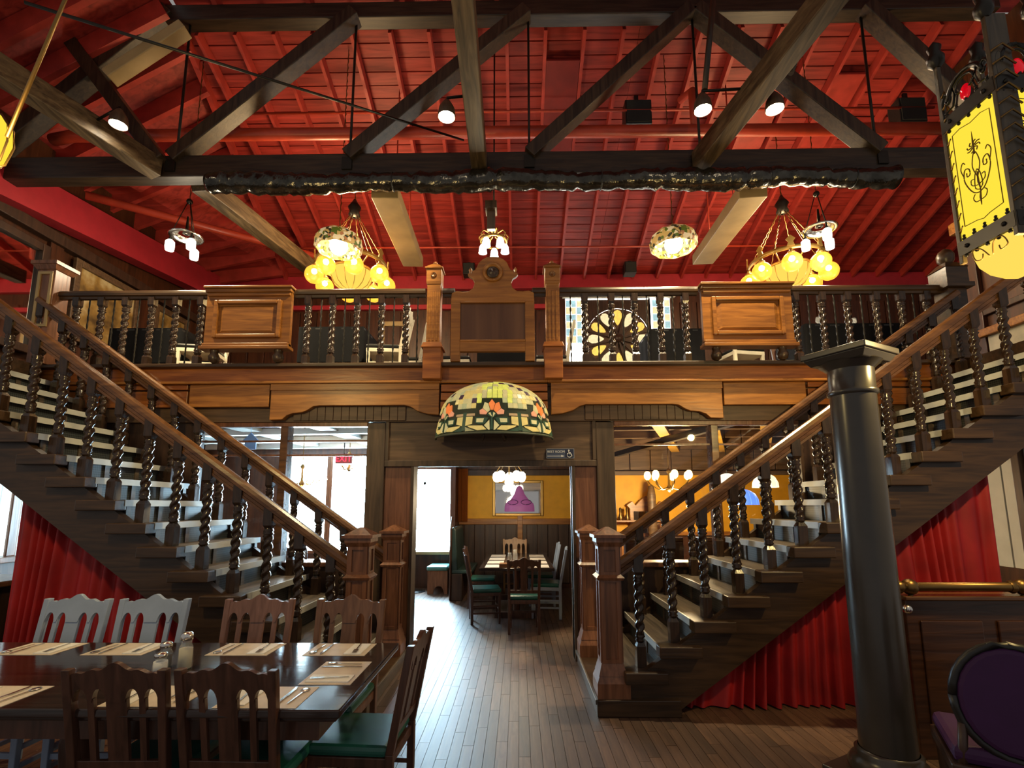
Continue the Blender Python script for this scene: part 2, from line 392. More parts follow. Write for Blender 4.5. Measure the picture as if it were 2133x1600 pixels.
# dark wooden spandrel around the rose
R0 = .68; poly = []
sp = MB()
for q in range(4):
    a0 = q * pi / 2
    cx_, cz_ = rc[0] + .7 * (1 if q in (0, 3) else -1), rc[1] + .86 * (1 if q in (0, 1) else -1)
    arc = [(rc[0] + R0 * cos(a0 + pi / 2 * k / 8), rc[1] + R0 * sin(a0 + pi / 2 * k / 8)) for k in range(9)]
    e0 = {0: (rc[0] + .7, rc[1]), 1: (rc[0], rc[1] + .86), 2: (rc[0] - .7, rc[1]), 3: (rc[0], rc[1] - .86)}[q]
    e1 = {0: (rc[0], rc[1] + .86), 1: (rc[0] - .7, rc[1]), 2: (rc[0], rc[1] - .86), 3: (rc[0] + .7, rc[1])}[q]
    sp.prism([e0, (cx_, cz_), e1] + arc[::-1], YB + .0, YB + .05)
build(sp, 'rose_surround', 'walld', sw)
hub = MB().lathe([(.001, 0), (.09, .01), (.09, .05), (.001, .06)], 16).xf(lambda x, y, z: (rc[0] + x, YB - z, rc[1] + y)); build(hub, 'rose_hub', 'walld', sw)
for k in range(12):
    a = 2 * pi * (k + .5) / 12; ux, uz = cos(a), sin(a)
    build(MB().bar((rc[0] + .08 * ux, YB + .02, rc[1] + .08 * uz), (rc[0] + R0 * ux, YB + .02, rc[1] + R0 * uz), .04, .03, (0, 1, 0)), 'rose_spoke', 'walld', sw)
    b = 2 * pi * k / 12; pts = []
    for i in range(12):
        t = 2 * pi * i / 12; rr = .47 + .17 * cos(t); tt = (.045 + .085 * (rr - .3) / .34) * sin(t)
        pts.append((rc[0] + rr * cos(b) - tt * sin(b), rc[1] + rr * sin(b) + tt * cos(b)))
    build(MB().prism(pts, YB + .03, YB + .045), 'glass_petal', G['yellow' if k % 2 else 'cream'], sw)
build(MB().prism([(rc[0] + R0 * cos(2 * pi * k / 32), rc[1] + R0 * sin(2 * pi * k / 32)) for k in range(32)], YB + .06, YB + .07), 'rose_back', plain('rose_field', (.10, .05, .03), .5), sw)

# ---- roof: rear slope of red boards on rafters, hip on the left, slope over the hall
A = Vector((0, 5.75, 7.93)); Bv = Vector((0, YB + .1, 6.50)); sl = (Bv - A); SL = sl.length; sd = sl.normalized(); nrm = Vector((0, -sd.z, sd.y)) * -1
def hipx(t): return -4.2 - .55 * t
roof = struct(MB().add([(hipx(0), 5.75, 8.01), (10.5, 5.75, 8.01), (10.5, YB + .1, 6.58), (hipx(1), YB + .1, 6.58)], [(0, 1, 2, 3)]), 'ceiling', 'redr')
nb = 26
for i in range(nb):
    t0, t1 = i / nb, (i + 1) / nb - .0035
    p0 = A + sl * t0; p1 = A + sl * t1; j = random.uniform(0, .008)
    for xa, xb in ((None, -1.4), (-1.4, 1.9), (1.9, 6.3), (6.3, 10.5)):
        a0 = hipx(t0) if xa is None else xa; a1 = hipx(t1) if xa is None else xa
        v = [(a0, p0.y, p0.z + j), (xb - .004, p0.y, p0.z + j), (xb - .004, p1.y, p1.z + j), (a1, p1.y, p1.z + j)]
        v += [(x, y, z + .02) for x, y, z in v]
        build(MB().add(v, [(0, 1, 2, 3), (7, 6, 5, 4), (0, 4, 5, 1), (1, 5, 6, 2), (2, 6, 7, 3), (3, 7, 4, 0)]), 'roof_board', 'red', roof)
k = 0
x = -4.0
rme = None
while x < 10.4:
    p0 = A + Vector((x, -.05, -.0)); p1 = Bv + Vector((x, -.1, 0))
    if rme is None: rme = MB().bar((0, p0.y, p0.z - .075), (0, p1.y, p1.z - .075), .045, .15).mesh('rafter'); rme.materials.append(M['redr'])
    o = bpy.data.objects.new('rafter', rme); COL.objects.link(o); o.parent = roof; o.location = (x, 0, 0)
    x += .515
# blocked red bays between rafters (a boxed chase in the middle, a paler panel on the right)
def onroof(x0, x1, ta, tb, drop, name, m):
    p0 = A + sl * ta; p1 = A + sl * tb
    v = [(x0, p0.y, p0.z - drop), (x1, p0.y, p0.z - drop), (x1, p1.y, p1.z - drop), (x0, p1.y, p1.z - drop)]; v += [(a, b, c + .03) for a, b, c in v]
    return build(MB().add(v, [(0, 1, 2, 3), (7, 6, 5, 4), (0, 4, 5, 1), (1, 5, 6, 2), (2, 6, 7, 3), (3, 7, 4, 0)]), name, m, roof)
onroof(.66, 1.12, .06, .40, .17, 'roof_panel', plain('chase_red', (.2, .012, .01), .5))
onroof(3.72, 4.18, .12, .35, .10, 'roof_panel', 'redr')
onroof(4.75, 5.2, .12, .35, .10, 'roof_panel', 'redr')
# left hip
hA, hB, hC, hD = Vector((-4.2, 5.75, 7.93)), Vector((-4.75, YB + .1, 6.50)), Vector((-6.4, YB + .1, 6.4)), Vector((-6.4, 5.75, 6.55))
hip = struct(MB().add([hD + Vector((0, -5, .1)), hA + Vector((0, -5, .1)), hA + Vector((0, 0, .1)), hB + Vector((0, 0, .1)), hC + Vector((0, 0, .1)), hD + Vector((0, 0, .1))], [(0, 1, 2, 5), (5, 2, 3, 4)]), 'ceiling_hip', 'red')
for i in range(17):
    t = -.75 + i * .11
    if t < 0: a = hA + Vector((0, t * 4.4, 0)); b = hD + Vector((0, t * 4.4, 0))
    else: a = hA.lerp(hB, t); b = hD.lerp(hC, t)
    build(MB().bar(a + Vector((0, 0, -.10)), b + Vector((0, 0, -.08)), .07, .26), 'rafter', 'redr', hip)
build(MB().bar(hA + Vector((0, 0, -.04)), hB + Vector((0, 0, -.04)), .07, .2), 'hip_rafter', 'redr', hip)
# slope over the hall in front of the truss
fr = struct(MB().add([(-4.2, 5.75, 8.03), (10.5, 5.75, 8.03), (10.5, .4, 9.6), (-4.2, .4, 9.6)], [(0, 3, 2, 1)]), 'ceiling_front', 'red')
for k in range(9):
    x = -3.6 + k * 1.2
    build(MB().bar((x, 5.7, 7.95), (x, .5, 9.48), .06, .16), 'rafter', 'redr', fr)
struct(MB().box(10.5, 10.65, 5.4, YB, 2.93, 7.8), 'wall_far_right', 'wall')

# ---- partition under the mezzanine: posts, header, half walls, glazed openings
PY0, PY1 = 5.46, 5.6
part = struct(MB().box(-4.6, -3.36, PY0, PY1, 0, 2.56).box(XL, -4.6, PY0, PY1, 2.4, 2.56).box(3.36, 4.5, PY0, PY1, 0, 2.56).box(4.5, XR, PY0, PY1, 2.4, 2.56).box(-3.36, -1.43, PY0, PY1, 0, .96).box(1.31, 3.36, PY0, PY1, 0, .96), 'wall_partition', 'walld')
for x0, x1 in ((-1.43, -1.225), (1.115, 1.315)): build(MB().box(x0, x1, PY0 - .03, PY1 + .03, 0, 2.53), 'post', 'dpost', part, .01)
for x0, x1 in ((-1.225, -.90), (.84, 1.115)):
    build(MB().box(x0, x1, PY0, PY1, 0, 2.06), 'jamb_board', 'newel', part, .006)
build(MB().box(-.93, -.895, PY0 - .03, PY1 + .05, 0, 2.06), 'door_jamb', 'dpost', part, .006)
build(MB().box(.84, .875, PY0 - .03, PY1 + .05, 0, 2.06), 'door_jamb', 'dpost', part, .006)
build(MB().box(-1.225, 1.115, PY0, PY1, 2.08, 2.54), 'header_panel', 'header', part)
build(MB().box(-1.225, 1.115, PY0 - .035, PY0, 2.035, 2.105), 'header_rail', 'dpost', part, .006)
for x in (-1.225, 1.075): build(MB().box(x, x + .04, PY0 - .03, PY0, 2.105, 2.54), 'header_stile', 'dpost', part, .006)
for s in (-1, 1):
    a, b = (-3.36, -1.43) if s < 0 else (1.315, 3.36)
    build(MB().box(a, b, PY0 - .06, PY1 + .08, .96, 1.01), 'window_ledge', 'newel', part, .01)
    build(MB().box(a, b, PY0 - .02, PY0 + .04, 2.49, 2.54), 'window_rail', 'newel', part, .006)
    for zz in (2.32, 2.16) if s < 0 else (2.27,): build(MB().box(a, b, PY0 + .02, PY0 + .04, zz, zz + .02), 'glazing_bar', 'newel', part)
    x = -2.37 if s < 0 else 2.43
    build(MB().box(x - .04, x + .04, PY0 - .01, PY1, 1.0, 2.5), 'mullion', 'rail', part, .006)
gm, N_, L_, B_ = mat('window_glass')
N_.remove(B_); t_ = N_.new('ShaderNodeBsdfTransparent'); g_ = N_.new('ShaderNodeBsdfGlossy'); g_.inputs['Roughness'].default_value = .02
f_ = N_.new('ShaderNodeFresnel'); f_.inputs[0].default_value = 1.35; mx = N_.new('ShaderNodeMixShader')
L_.new(f_.outputs[0], mx.inputs[0]); L_.new(t_.outputs[0], mx.inputs[1]); L_.new(g_.outputs[0], mx.inputs[2]); L_.new(mx.outputs[0], N_['Material Output'].inputs[0])
M['glass'] = gm
for a, b in ((-3.36, -2.41), (-2.33, -1.43), (1.315, 2.39), (2.47, 3.36)):
    build(MB().box(a, b, PY0 + .05, PY0 + .056, 1.01, 2.49), 'glass_pane', 'glass', part)

# ---- fascia of the mezzanine
FY = 5.40
fa = struct(MB().box(XL, XR, FY + .02, FY + .1, 2.54, 3.14), 'trim_3', 'header')
build(MB().box(-5.2, 5.2, FY - .13, FY + .1, 3.135, 3.18), 'sill_board', 'stair', fa, .01)
for a, b in ((-5.2, -.6), (-.6, .58), (.58, 5.2)):
    build(MB().box(a + .003, b - .003, FY - .06, FY + .03, 2.985, 3.135), 'frieze_board', 'fascia', fa)
    build(MB().box(a, b, FY - .09, FY + .03, 2.955, 2.985), 'moulding', 'carved', fa, .008)
def ogee(s):
    # outline of the carved apron: low bracket outside, a shallow one towards the middle
    o = [(.62, 2.955), (.62, 2.60), (.74, 2.61), (.86, 2.645), (.93, 2.69), (1.0, 2.71), (1.95, 2.71), (2.02, 2.70), (2.08, 2.66), (2.14, 2.635), (2.24, 2.625), (2.31, 2.60), (2.36, 2.555), (2.50, 2.55), (2.50, 2.955)]
    return [(s * a, b) for a, b in o]
for s in (-1, 1):
    build(MB().prism(ogee(s), FY - .05, FY + .02), 'carved_apron', 'carved', fa, .006)
    build(MB().box(min(s * .62, s * 2.5), max(s * .62, s * 2.5), FY - .065, FY - .05, 2.885, 2.955), 'apron_band', 'carved', fa)
    a, b = sorted((s * 2.52, s * 3.42)); build(MB().box(a, b, FY - .045, FY + .02, 2.70, 2.955), 'apron_panel', 'carved', fa, .006)
    a, b = sorted((s * 3.45, s * 5.2))
    build(MB().box(a, b, FY - .04, FY + .02, 2.90, 2.955), 'apron_panel', 'fascia', fa, .006); build(MB().box(a, b, FY - .03, FY + .02, 2.70, 2.885), 'apron_panel', 'fascia', fa, .006)
    for k in range(14):
        a, b = sorted((s * (1.0 + k * .09), s * (1.087 + k * .09))); build(MB().box(a, b, FY + .0, FY + .02, 2.55, 2.72), 'ribbed_board', 'header', fa, .004)
for k in range(3): build(MB().box(-.6, .58, FY - .06 - .01 * k, FY + .02, 2.86 - .1 * k, 2.945 - .1 * k), 'apron_board', 'fascia', fa, .008)

# ================================================================== STAIRCASES
RISE, RUN, X1, Z1 = .19, .272, 1.105, .326
def nos(x): return Z1 + RISE / RUN * (x - X1)
RAILP = [(-.02, -.06), (.02, -.06), (.024, -.035), (.042, -.025), (.046, .0), (.038, .026), (.018, .04), (-.018, .04), (-.038, .026), (-.046, 0), (-.042, -.025), (-.024, -.035)]
def baluster_mesh(h, r=.041, sq=.074, base=.19, top=.17, turns=5.5):
    mb = MB()
    mb.box(-sq / 2, sq / 2, -sq / 2, sq / 2, 0, base - .03); mb.frust((0, 0), sq, sq * .6, base - .03, base)
    mb.lathe([(.02, base - .01), (.032, base + .005), (.04, base + .018), (.03, base + .03), (.042, base + .045), (.03, base + .058)], 12)
    mb.twist(base + .05, h - top - .05, r, turns, 14, 76, .36)
    mb.lathe([(.03, h - top - .058), (.042, h - top - .045), (.03, h - top - .03), (.04, h - top - .018), (.03, h - top)], 12)
    mb.frust((0, 0), sq * .6, sq, h - top - .005, h - top + .025); mb.box(-sq / 2, sq / 2, -sq / 2, sq / 2, h - top + .025, h)
    return mb
BAL = baluster_mesh(.885).mesh('baluster'); BAL.materials.append(M['twist'])
def newel_parts(par, x, y, z0, z1, wd=.155):
    h = z1 - z0; mb = MB()
    mb.box(x - wd / 2, x + wd / 2, y - wd / 2, y + wd / 2, z0, z1 - .11)
    # recessed panels read as raised frames on every face
    for fz0, fz1 in ((z0 + .25, z1 - .405), (z1 - .385, z1 - .15)):
        for s in (-1, 1):
            e = wd / 2
            for (u0, u1, w0, w1) in ((-e, -e + .03, fz0, fz1), (e - .03, e, fz0, fz1), (-e + .03, e - .03, fz0, fz0 + .03), (-e + .03, e - .03, fz1 - .03, fz1)):
                mb.box(x + u0, x + u1, *sorted((y + s * e, y + s * (e + .012))), w0, w1)
                mb.box(*sorted((x + s * e, x + s * (e + .012))), y + u0, y + u1, w0, w1)
    n = build(mb, 'newel_post', 'newel', par)
    b = MB().frust((x, y), wd + .1, wd + .1, z0, z0 + .11).frust((x, y), wd + .1, wd + .06, z0 + .11, z0 + .16).frust((x, y), wd + .07, wd + .01, z0 + .16, z0 + .26)
    build(b, 'newel_base', 'newel', n)
    build(MB().frust((x, y), wd + .05, wd + .07, z1 - .42, z1 - .40).frust((x, y), wd + .07, wd + .02, z1 - .40, z1 - .375), 'newel_band', 'newel', n)
    c = MB().frust((x, y), wd + .02, wd + .06, z1 - .16, z1 - .12).frust((x, y), wd + .06, wd + .06, z1 - .12, z1 - .085).frust((x, y), wd + .1, wd + .1, z1 - .085, z1 - .06).frust((x, y), wd + .07, .03, z1 - .06, z1)
    build(c, 'newel_cap', 'newel', n)
    return n
gr, N_, L_, B_ = mat('riser_grille')
tc = N_.new('ShaderNodeTexCoord'); mp = N_.new('ShaderNodeMapping'); mp.inputs['Rotation'].default_value = (pi / 4, 0, 0); mp.inputs['Scale'].default_value = (1, 1, 1)
ck = N_.new('ShaderNodeTexChecker'); ck.inputs['Scale'].default_value = 70; ck.inputs['Color1'].default_value = (.012, .014, .016, 1); ck.inputs['Color2'].default_value = (.05, .058, .06, 1)
L_.new(tc.outputs['Object'], mp.inputs[0]); L_.new(mp.outputs[0], ck.inputs['Vector']); L_.new(ck.outputs['Color'], B_.inputs['Base Color']); B_.inputs['Roughness'].default_value = .4
M['grille'] = gr
YF, YK = 4.2, 5.25
def staircase(s, off, label):
    T = thing('staircase', label, 'staircase', (s * 1.0, 4.7, 0), 'mirrored staircases')
    fx = lambda x: s * (x + off)
    def bx(x0, x1, y0, y1, z0, z1): return MB().box(*sorted((fx(x0), fx(x1))), y0, y1, z0, z1)
    build(bx(.855, 1.5, 4.05, 5.38, 0, .125), 'platform', 'stair', T, .008)
    build(bx(.84, .86, 4.03, 5.38, .10, .135), 'platform_nosing', 'tread', T, .004)
    for k in range(16):
        x = X1 + RUN * k; z = Z1 + RISE * k
        t = build(bx(x - .025, x + RUN + .02, 4.06, 5.36, z - .045, z), 'tread', 'tread', T, .008)
        build(bx(x - .03, x + .30, 4.03, 4.16, z - .085, z + .002), 'tread_end', 'stair', t, .008)
        build(bx(x - .032, x - .02, 4.14, 5.34, z - .05, z + .004), 'nosing', plain('lit_edge_strip', (.33, .32, .28), .4) if 'nosing' not in M else M['nosing'], t)
        r = build(bx(x + .012, x + .02, 4.2, 5.34, z - RISE, z - .045), 'riser', 'grille', T)
        for y in (4.2, 4.58, 4.95, 5.29): build(bx(x + .0, x + .022, y, y + .05, z - RISE, z - .045), 'riser_stile', 'tread', r)
    # stringers
    xa, xb = 1.12, 5.3
    for y0, y1 in ((4.10, 4.17), (5.27, 5.33)):
        lo = lambda x: max(0, RISE / RUN * (x - 1.45))
        pts = [(fx(.95), 0), (fx(1.45), 0), (fx(xb), lo(xb)), (fx(xb), nos(xb) - .10), (fx(1.0), nos(1.0) - .10)]
        build(MB().prism(pts, y0, y1), 'stringer', 'stair', T)
    build(MB().add([(fx(1.5), 4.17, .03), (fx(1.5), 5.27, .03), (fx(xb), 5.27, lo(xb) + .02), (fx(xb), 4.17, lo(xb) + .02)], [(0, 1, 2, 3)]), 'soffit', 'stair', T)
    for y in (YF, YK):
        for k in range(16 if y == YF else 15):
            x = X1 + RUN * k + .13
            o = bpy.data.objects.new('baluster', BAL); COL.objects.link(o); o.parent = T
            o.location = Vector((fx(x), y, Z1 + RISE * k)) - T.location; o.rotation_euler = (0, 0, random.uniform(-.2, .2) if False else 0)
        xe = 5.1 if y == YK else 5.25
        p = Vector((fx(1.06), y, nos(1.06) + .80)); q = Vector((fx(xe), y, nos(xe) + .80))
        h = build(MB().sweep([(a, b + .01) for a, b in RAILP], p, q), 'handrail', 'rail', T)
        build(MB().bar(p + Vector((0, 0, -.075)), q + Vector((0, 0, -.075)), .05, .02), 'rail_fillet', 'rail', h)
    newel_parts(T, fx(.992), YF, .125, 1.43); newel_parts(T, fx(.985), YK + .02, .125, 1.41)
    return T
M['nosing'] = plain('lit_edge_strip', (.44, .44, .41), .4)  # pale colour stands in for light catching the tread edges
staircase(1, 0, 'right-hand staircase with barley-twist balusters rising behind the dark column')
staircase(-1, .065, 'left-hand staircase with barley-twist balusters rising behind the long table')
# top newels where the stair rails meet the balcony rail
for s, lab in ((-1, 'square panelled newel post at the head of the left staircase'), (1, 'turned dark newel post with round finial at the head of the right staircase')):
    x = s * 5.1
    T = thing('newel_post', lab, 'post', (x, 5.33, ZM))
    if s < 0:
        build(MB().box(x - .10, x + .10, 5.23, 5.43, ZM, 4.30), 'post_shaft', 'newel', T, .008)
        build(MB().frame(x - .085, x + .085, 3.6, 4.25, .03, 5.215, 5.235), 'post_panel', 'tan', T)
        build(MB().frust((x, 5.33), .22, .28, 4.28, 4.33).frust((x, 5.33), .3, .3, 4.33, 4.37), 'post_cap', 'newel', T)
    else:
        build(MB().box(x - .1, x + .1, 5.23, 5.43, ZM, 3.98), 'post_shaft', 'stair', T, .008)
        build(MB().frust((x, 5.33), .3, .3, 3.98, 4.03).frust((x, 5.33), .24, .24, 4.03, 4.22).frust((x, 5.33), .26, .12, 4.22, 4.30), 'post_block', 'stair', T)
        build(MB().lathe([(.05, 4.3), (.08, 4.34), (.085, 4.40), (.06, 4.45), (.02, 4.48), (.001, 4.49)], 14, (x, 5.33, 0)), 'finial', 'stair', T)

# curtains hung below the front stringers
def curtain(s, off, x0, x1, label):
    nx, nz = 330, 12; v = []; f = []
    for i in range(nx + 1):
        x = x0 + (x1 - x0) * i / nx
        top = RISE / RUN * (x - 1.45) + .03
        ph = x * 58 + 2.6 * sin(x * 5.1) + 1.8 * sin(x * 11.7)
        for j in range(nz + 1):
            t = j / nz; z = .012 + (top - .012) * t
            amp = (.022 + .026 * (1 - t)) * min(1, top / .4) * (1 + .5 * sin(x * 9))
            y = 4.25 + amp * sin(ph + .6 * (1 - t) * sin(x * 7)) + .012 * sin(x * 3 + t * 3)
            v.append((s * (x + off) + s * .06 * (1 - t) * sin(x * 2.3), y, z))
    for i in range(nx):
        for j in range(nz): f.append((i * (nz + 1) + j, (i + 1) * (nz + 1) + j, (i + 1) * (nz + 1) + j + 1, i * (nz + 1) + j + 1))
    return single(MB().add(v, f, True), 'curtain', 'curt', label, 'curtain', 'red curtains below the stairs')
curtain(1, 0, 1.55, 4.25, 'pleated red velvet curtain closing the space under the right staircase')
curtain(-1, .065, 1.55, 3.98, 'pleated red velvet curtain under the left staircase behind the dining chairs')

# ================================================================== BALCONY RAILING
BALC = baluster_mesh(.80, .039, .07, .12, .12, 6).mesh('baluster'); BALC.materials.append(M['twist'])
SPI = MB().twist(0, .80, .011, 9, 6, 50, .5).mesh('spindle'); SPI.materials.append(M['iron'])
RY = 5.34
def railing(xs, spx, x0, x1, label):
    T = thing('balcony_railing', label, 'railing', ((x0 + x1) / 2, RY, ZM), 'balcony railing runs')
    build(MB().sweep(RAILP, (x0, RY, 4.02), (x1, RY, 4.02)), 'handrail', 'stair', T)
    for x in xs:
        o = bpy.data.objects.new('baluster', BALC); COL.objects.link(o); o.parent = T; o.location = Vector((x, RY, 3.18)) - T.location
    for x in spx:
        o = bpy.data.objects.new('spindle', SPI); COL.objects.link(o); o.parent = T; o.location = Vector((x, RY, 3.18)) - T.location
    return T
railing((-4.8, -4.51, -4.23, -3.93, -3.65, -3.36), (-4.66, -4.37, -4.08, -3.79, -3.5), -5.0, -3.27, 'railing run with twisted balusters left of the left raised panel')
railing((-2.13, -1.85, -1.57, -1.29, -1.01), (-1.98, -1.71, -1.43, -1.15, -.88), -2.28, -.79, 'railing run with twisted balusters between left panel and centre post')
railing((1.01, 1.31, 1.57, 1.86, 2.14), (.85, 1.16, 1.44, 1.71, 2.0), .73, 2.28, 'railing run with twisted balusters in front of the rose window')
railing((3.37, 3.67, 3.95, 4.27, 4.55, 4.83), (3.52, 3.81, 4.11, 4.41, 4.69), 3.3, 5.0, 'railing run with twisted balusters right of the right raised panel')
for a, b, lab in ((-.60, -.46, 'short bare rail piece left of the carved headboard'), (.42, .58, 'short bare rail piece right of the carved headboard')):
    single(MB().sweep(RAILP, (a, RY, 4.02), (b, RY, 4.02)), 'rail_piece', 'stair', lab, 'rail')
# the two raised and fielded panels set into the railing
for s, x0, x1, lab in ((-1, -3.27, -2.27, 'raised wooden panel in the railing above the left stair'), (1, 2.28, 3.31, 'raised wooden panel in the railing above the right stair')):
    T = thing('railing_panel', lab, 'panel', ((x0 + x1) / 2, 5.27, ZM), 'raised railing panels')
    build(MB().box(x0 + .02, x1 - .02, 5.26, 5.31, 3.36, 4.04), 'board', 'panel', T)
    build(MB().box(x0, x1, 5.2, 5.34, 4.03, 4.06).box(x0 + .015, x1 - .015, 5.22, 5.33, 3.99, 4.03).box(x0 + .03, x1 - .03, 5.235, 5.33, 3.95, 3.99), 'cornice', 'panel', T, .008)
    build(MB().box(x0, x1, 5.2, 5.34, 3.32, 3.36).box(x0 + .02, x1 - .02, 5.225, 5.33, 3.36, 3.40), 'plinth', 'panel', T, .008)
    build(MB().frame(x0 + .12, x1 - .12, 3.46, 3.9, .045, 5.225, 5.265), 'frame_moulding', 'panel', T, .01)
    build(MB().frust((0, 0), 1, .86, 0, 1).xf(lambda x, y, z: ((x0 + x1) / 2 + x * (x1 - x0 - .36), 5.262 - z * .02, 3.68 + y * .32)), 'field', 'panel', T)
    f = MB()
    for sx in (-1, 1):
        c = (x0 + x1) / 2 + sx * .36
        f.lathe([(.02, 3.18), (.05, 3.2), (.06, 3.25), (.04, 3.29), (.05, 3.33)], 12, (c, 5.28, 0))
        build(f, 'turned_foot', 'stair', T); f = MB()
# centre posts with pedestals and pyramid finials
for s, x, lab in ((-1, -.69, 'slim square post with pyramid finial left of the headboard'), (1, .645, 'slim square post with pyramid finial right of the headboard')):
    T = thing('rail_post', lab, 'post', (x, RY, 2.98), 'centre rail posts')
    build(MB().box(x - .075, x + .075, RY - .075, RY + .075, 3.36, 4.10), 'shaft', 'carved', T, .006)
    for k in (-1, 0, 1): build(MB().box(x + k * .042 - .012, x + k * .042 + .012, RY - .083, RY - .07, 3.42, 4.0), 'reed', 'carved', T, .004)
    pd = MB().box(x - .1, x + .1, RY - .115, RY + .06, 2.98, 3.34).frust((x, RY - .02), .24, .2, 3.33, 3.39); build(pd, 'pedestal', 'fascia', T, .006)
    build(MB().frust((x, RY), .16, .175, 4.08, 4.11).box(x - .085, x + .085, RY - .085, RY + .085, 4.11, 4.27), 'block', 'carved', T, .005)
    build(MB().lathe([(.001, 0), (.02, .004), (.028, .014), (.034, .008), (.034, 0)][::-1], 14).xf(lambda a, b, c: (x + a, RY - .085 - c, 4.19 + b)), 'rosette', 'panel', T)
    build(MB().frust((x, RY), .2, .2, 4.27, 4.285).frust((x, RY), .19, .06, 4.285, 4.35).ball((x, RY, 4.365), .025, 10, 6), 'finial', 'carved', T)
# carved headboard in the middle
T = thing('carved_headboard', 'carved wooden headboard with round boss at the centre of the balcony', 'headboard', (-.025, 5.28, 3.18))
hx = -.025
half = [(.47, 3.18), (.39, 3.18), (.385, 3.30), (.385, 3.30), (.47, 3.45), (.475, 3.90), (.46, 3.97), (.40, 3.995), (.34, 3.985), (.27, 3.99), (.22, 4.03), (.205, 4.09), (.225, 4.14), (.265, 4.165), (.285, 4.19), (.27, 4.205), (.235, 4.205), (.235, 4.235), (.205, 4.24), (.18, 4.28), (.16, 4.33), (.12, 4.37), (.07, 4.395), (0, 4.40)]
outl = [(.47, 3.18), (.475, 3.32), (.46, 3.45), (.465, 3.90)] + half[6:]
right = [(hx + a, b) for a, b in outl]; left = [(hx - a, b) for a, b in outl[::-1][1:]]
top = [(hx + a, b) for a, b in [(.465, 3.86)] + outl[4:]] + [(hx - a, b) for a, b in outl[::-1][1:] if b > 3.86] + [(hx - .465, 3.86)]
build(MB().prism(top, 5.25, 5.31), 'crest', 'carved', T, .008)
for sx in (-1, 1):
    a, b = sorted((hx + sx * .36, hx + sx * .465)); build(MB().box(a, b, 5.25, 5.31, 3.18, 3.86), 'stile', 'carved', T, .006)
build(MB().box(hx - .36, hx + .36, 5.27, 5.30, 3.42, 3.86), 'centre_panel', wood('burr_panel', (.08, .03, .014), (.17, .075, .035), .35, 'z', .25), T)
build(MB().box(hx - .36, hx + .36, 5.25, 5.31, 3.29, 3.42), 'lower_rail', 'carved', T, .006)
build(MB().box(hx - .36, hx + .36, 5.24, 5.27, 3.40, 3.425).box(hx - .36, hx + .36, 5.24, 5.27, 3.85, 3.87), 'panel_bead', 'carved', T, .006)
boss = build(MB().lathe([(.115, 0), (.115, .02), (.10, .035), (.085, .02), (.075, .012), (.07, .005)], 24).xf(lambda x, y, z: (hx + x, 5.25 - z, 4.21 + y)), 'boss_ring', 'carved', T)
build(MB().lathe([(.07, .005), (.06, .02), (.045, .012), (.03, .03), (.001, .035)], 20).xf(lambda x, y, z: (hx + x, 5.25 - z, 4.21 + y)), 'boss_centre', 'stair', boss)
for sx in (-1, 1):
    build(MB().lathe([(.03, 0), (.012, .02), (.02, .05), (.008, .07), (.001, .08)], 10, (hx + sx * .255, 5.28, 4.205)), 'ear_finial', 'carved', T)

# ================================================================== ROOF TRUSS AND BEAMS
T = thing('roof_truss', 'dark timber roof truss with crossing diagonals spanning the hall above the balcony', 'truss', (0, 5.5, 5.55))
build(MB().box(-6.25, 6.28, 5.42, 5.6, 5.56, 5.84), 'bottom_chord', 'beam', T, .01)
build(MB().box(-4.3, 6.28, 5.42, 5.6, 7.74, 7.96), 'top_chord', 'beam', T, .01)
NB = [-3.95, -1.8, .4, 2.48, 4.6]
for a, b in ((-3.95, -1.8), (-1.8, .38), (.4, 2.45)): build(MB().bar((a, 5.46, 5.80), (b, 5.46, 7.80), .16, .2, (0, 1, 0)), 'diagonal', 'beamz', T, .01)
for a, b in ((4.6, 2.5), (6.25, 4.62)): build(MB().bar((a, 5.46, 5.80), (b, 5.46, 7.80), .16, .2, (0, 1, 0)), 'diagonal', 'beamz', T, .01)
build(MB().bar((-4.05, 5.40, 5.72), (-5.5, 5.40, 7.6), .16, .2, (0, 1, 0)), 'diagonal', 'beamz', T, .01)
build(MB().bar((-6.25, 5.48, 5.9), (-4.2, 5.48, 7.9), .18, .2, (0, 1, 0)), 'end_strut', 'beamz', T, .01)
for x in NB: build(MB().tube([(x, 5.5, 5.6), (x, 5.5, 7.8)], .016, 6), 'tie_rod', 'iron', T)
for x in NB: build(MB().box(x - .06, x + .06, 5.40, 5.42, 5.62, 5.78), 'plate', 'iron', T)
# long beams running out over the hall
for n_, p, q, lab in (('A', (-.17, 2.6, 5.74), (-.2, 5.41, 5.67), 'weathered timber beam over the hall meeting the truss mid-span'), ('B', (3.0, 2.6, 5.74), (2.42, 5.41, 5.66), 'dark timber beam over the hall between the right-hand spotlights'), ('C', (-4.95, 3.4, 5.75), (-4.1, 5.41, 5.65), 'dark timber beam over the hall at the far left')):
    single(MB().bar(p, q, .18, .24), 'ceiling_beam', 'beamy', lab, 'beam', 'long hall beams', .01)
single(MB().bar((-3.72, 5.61, 5.62), (-3.42, 8.6, 5.86), .2, .24), 'ceiling_beam', 'beamy', 'grey timber beam running from the truss towards the back left of the mezzanine', 'beam', 'long hall beams', .01)
single(MB().bar((-4.40, 4.95, 6.45), (-3.62, 5.0, 7.14), .16, .12), 'lit_strut', 'tan', 'short timber strut coloured pale as if lit near the upper left corner', 'beam', None, .01)  # tan colour stands in for the light on this strut
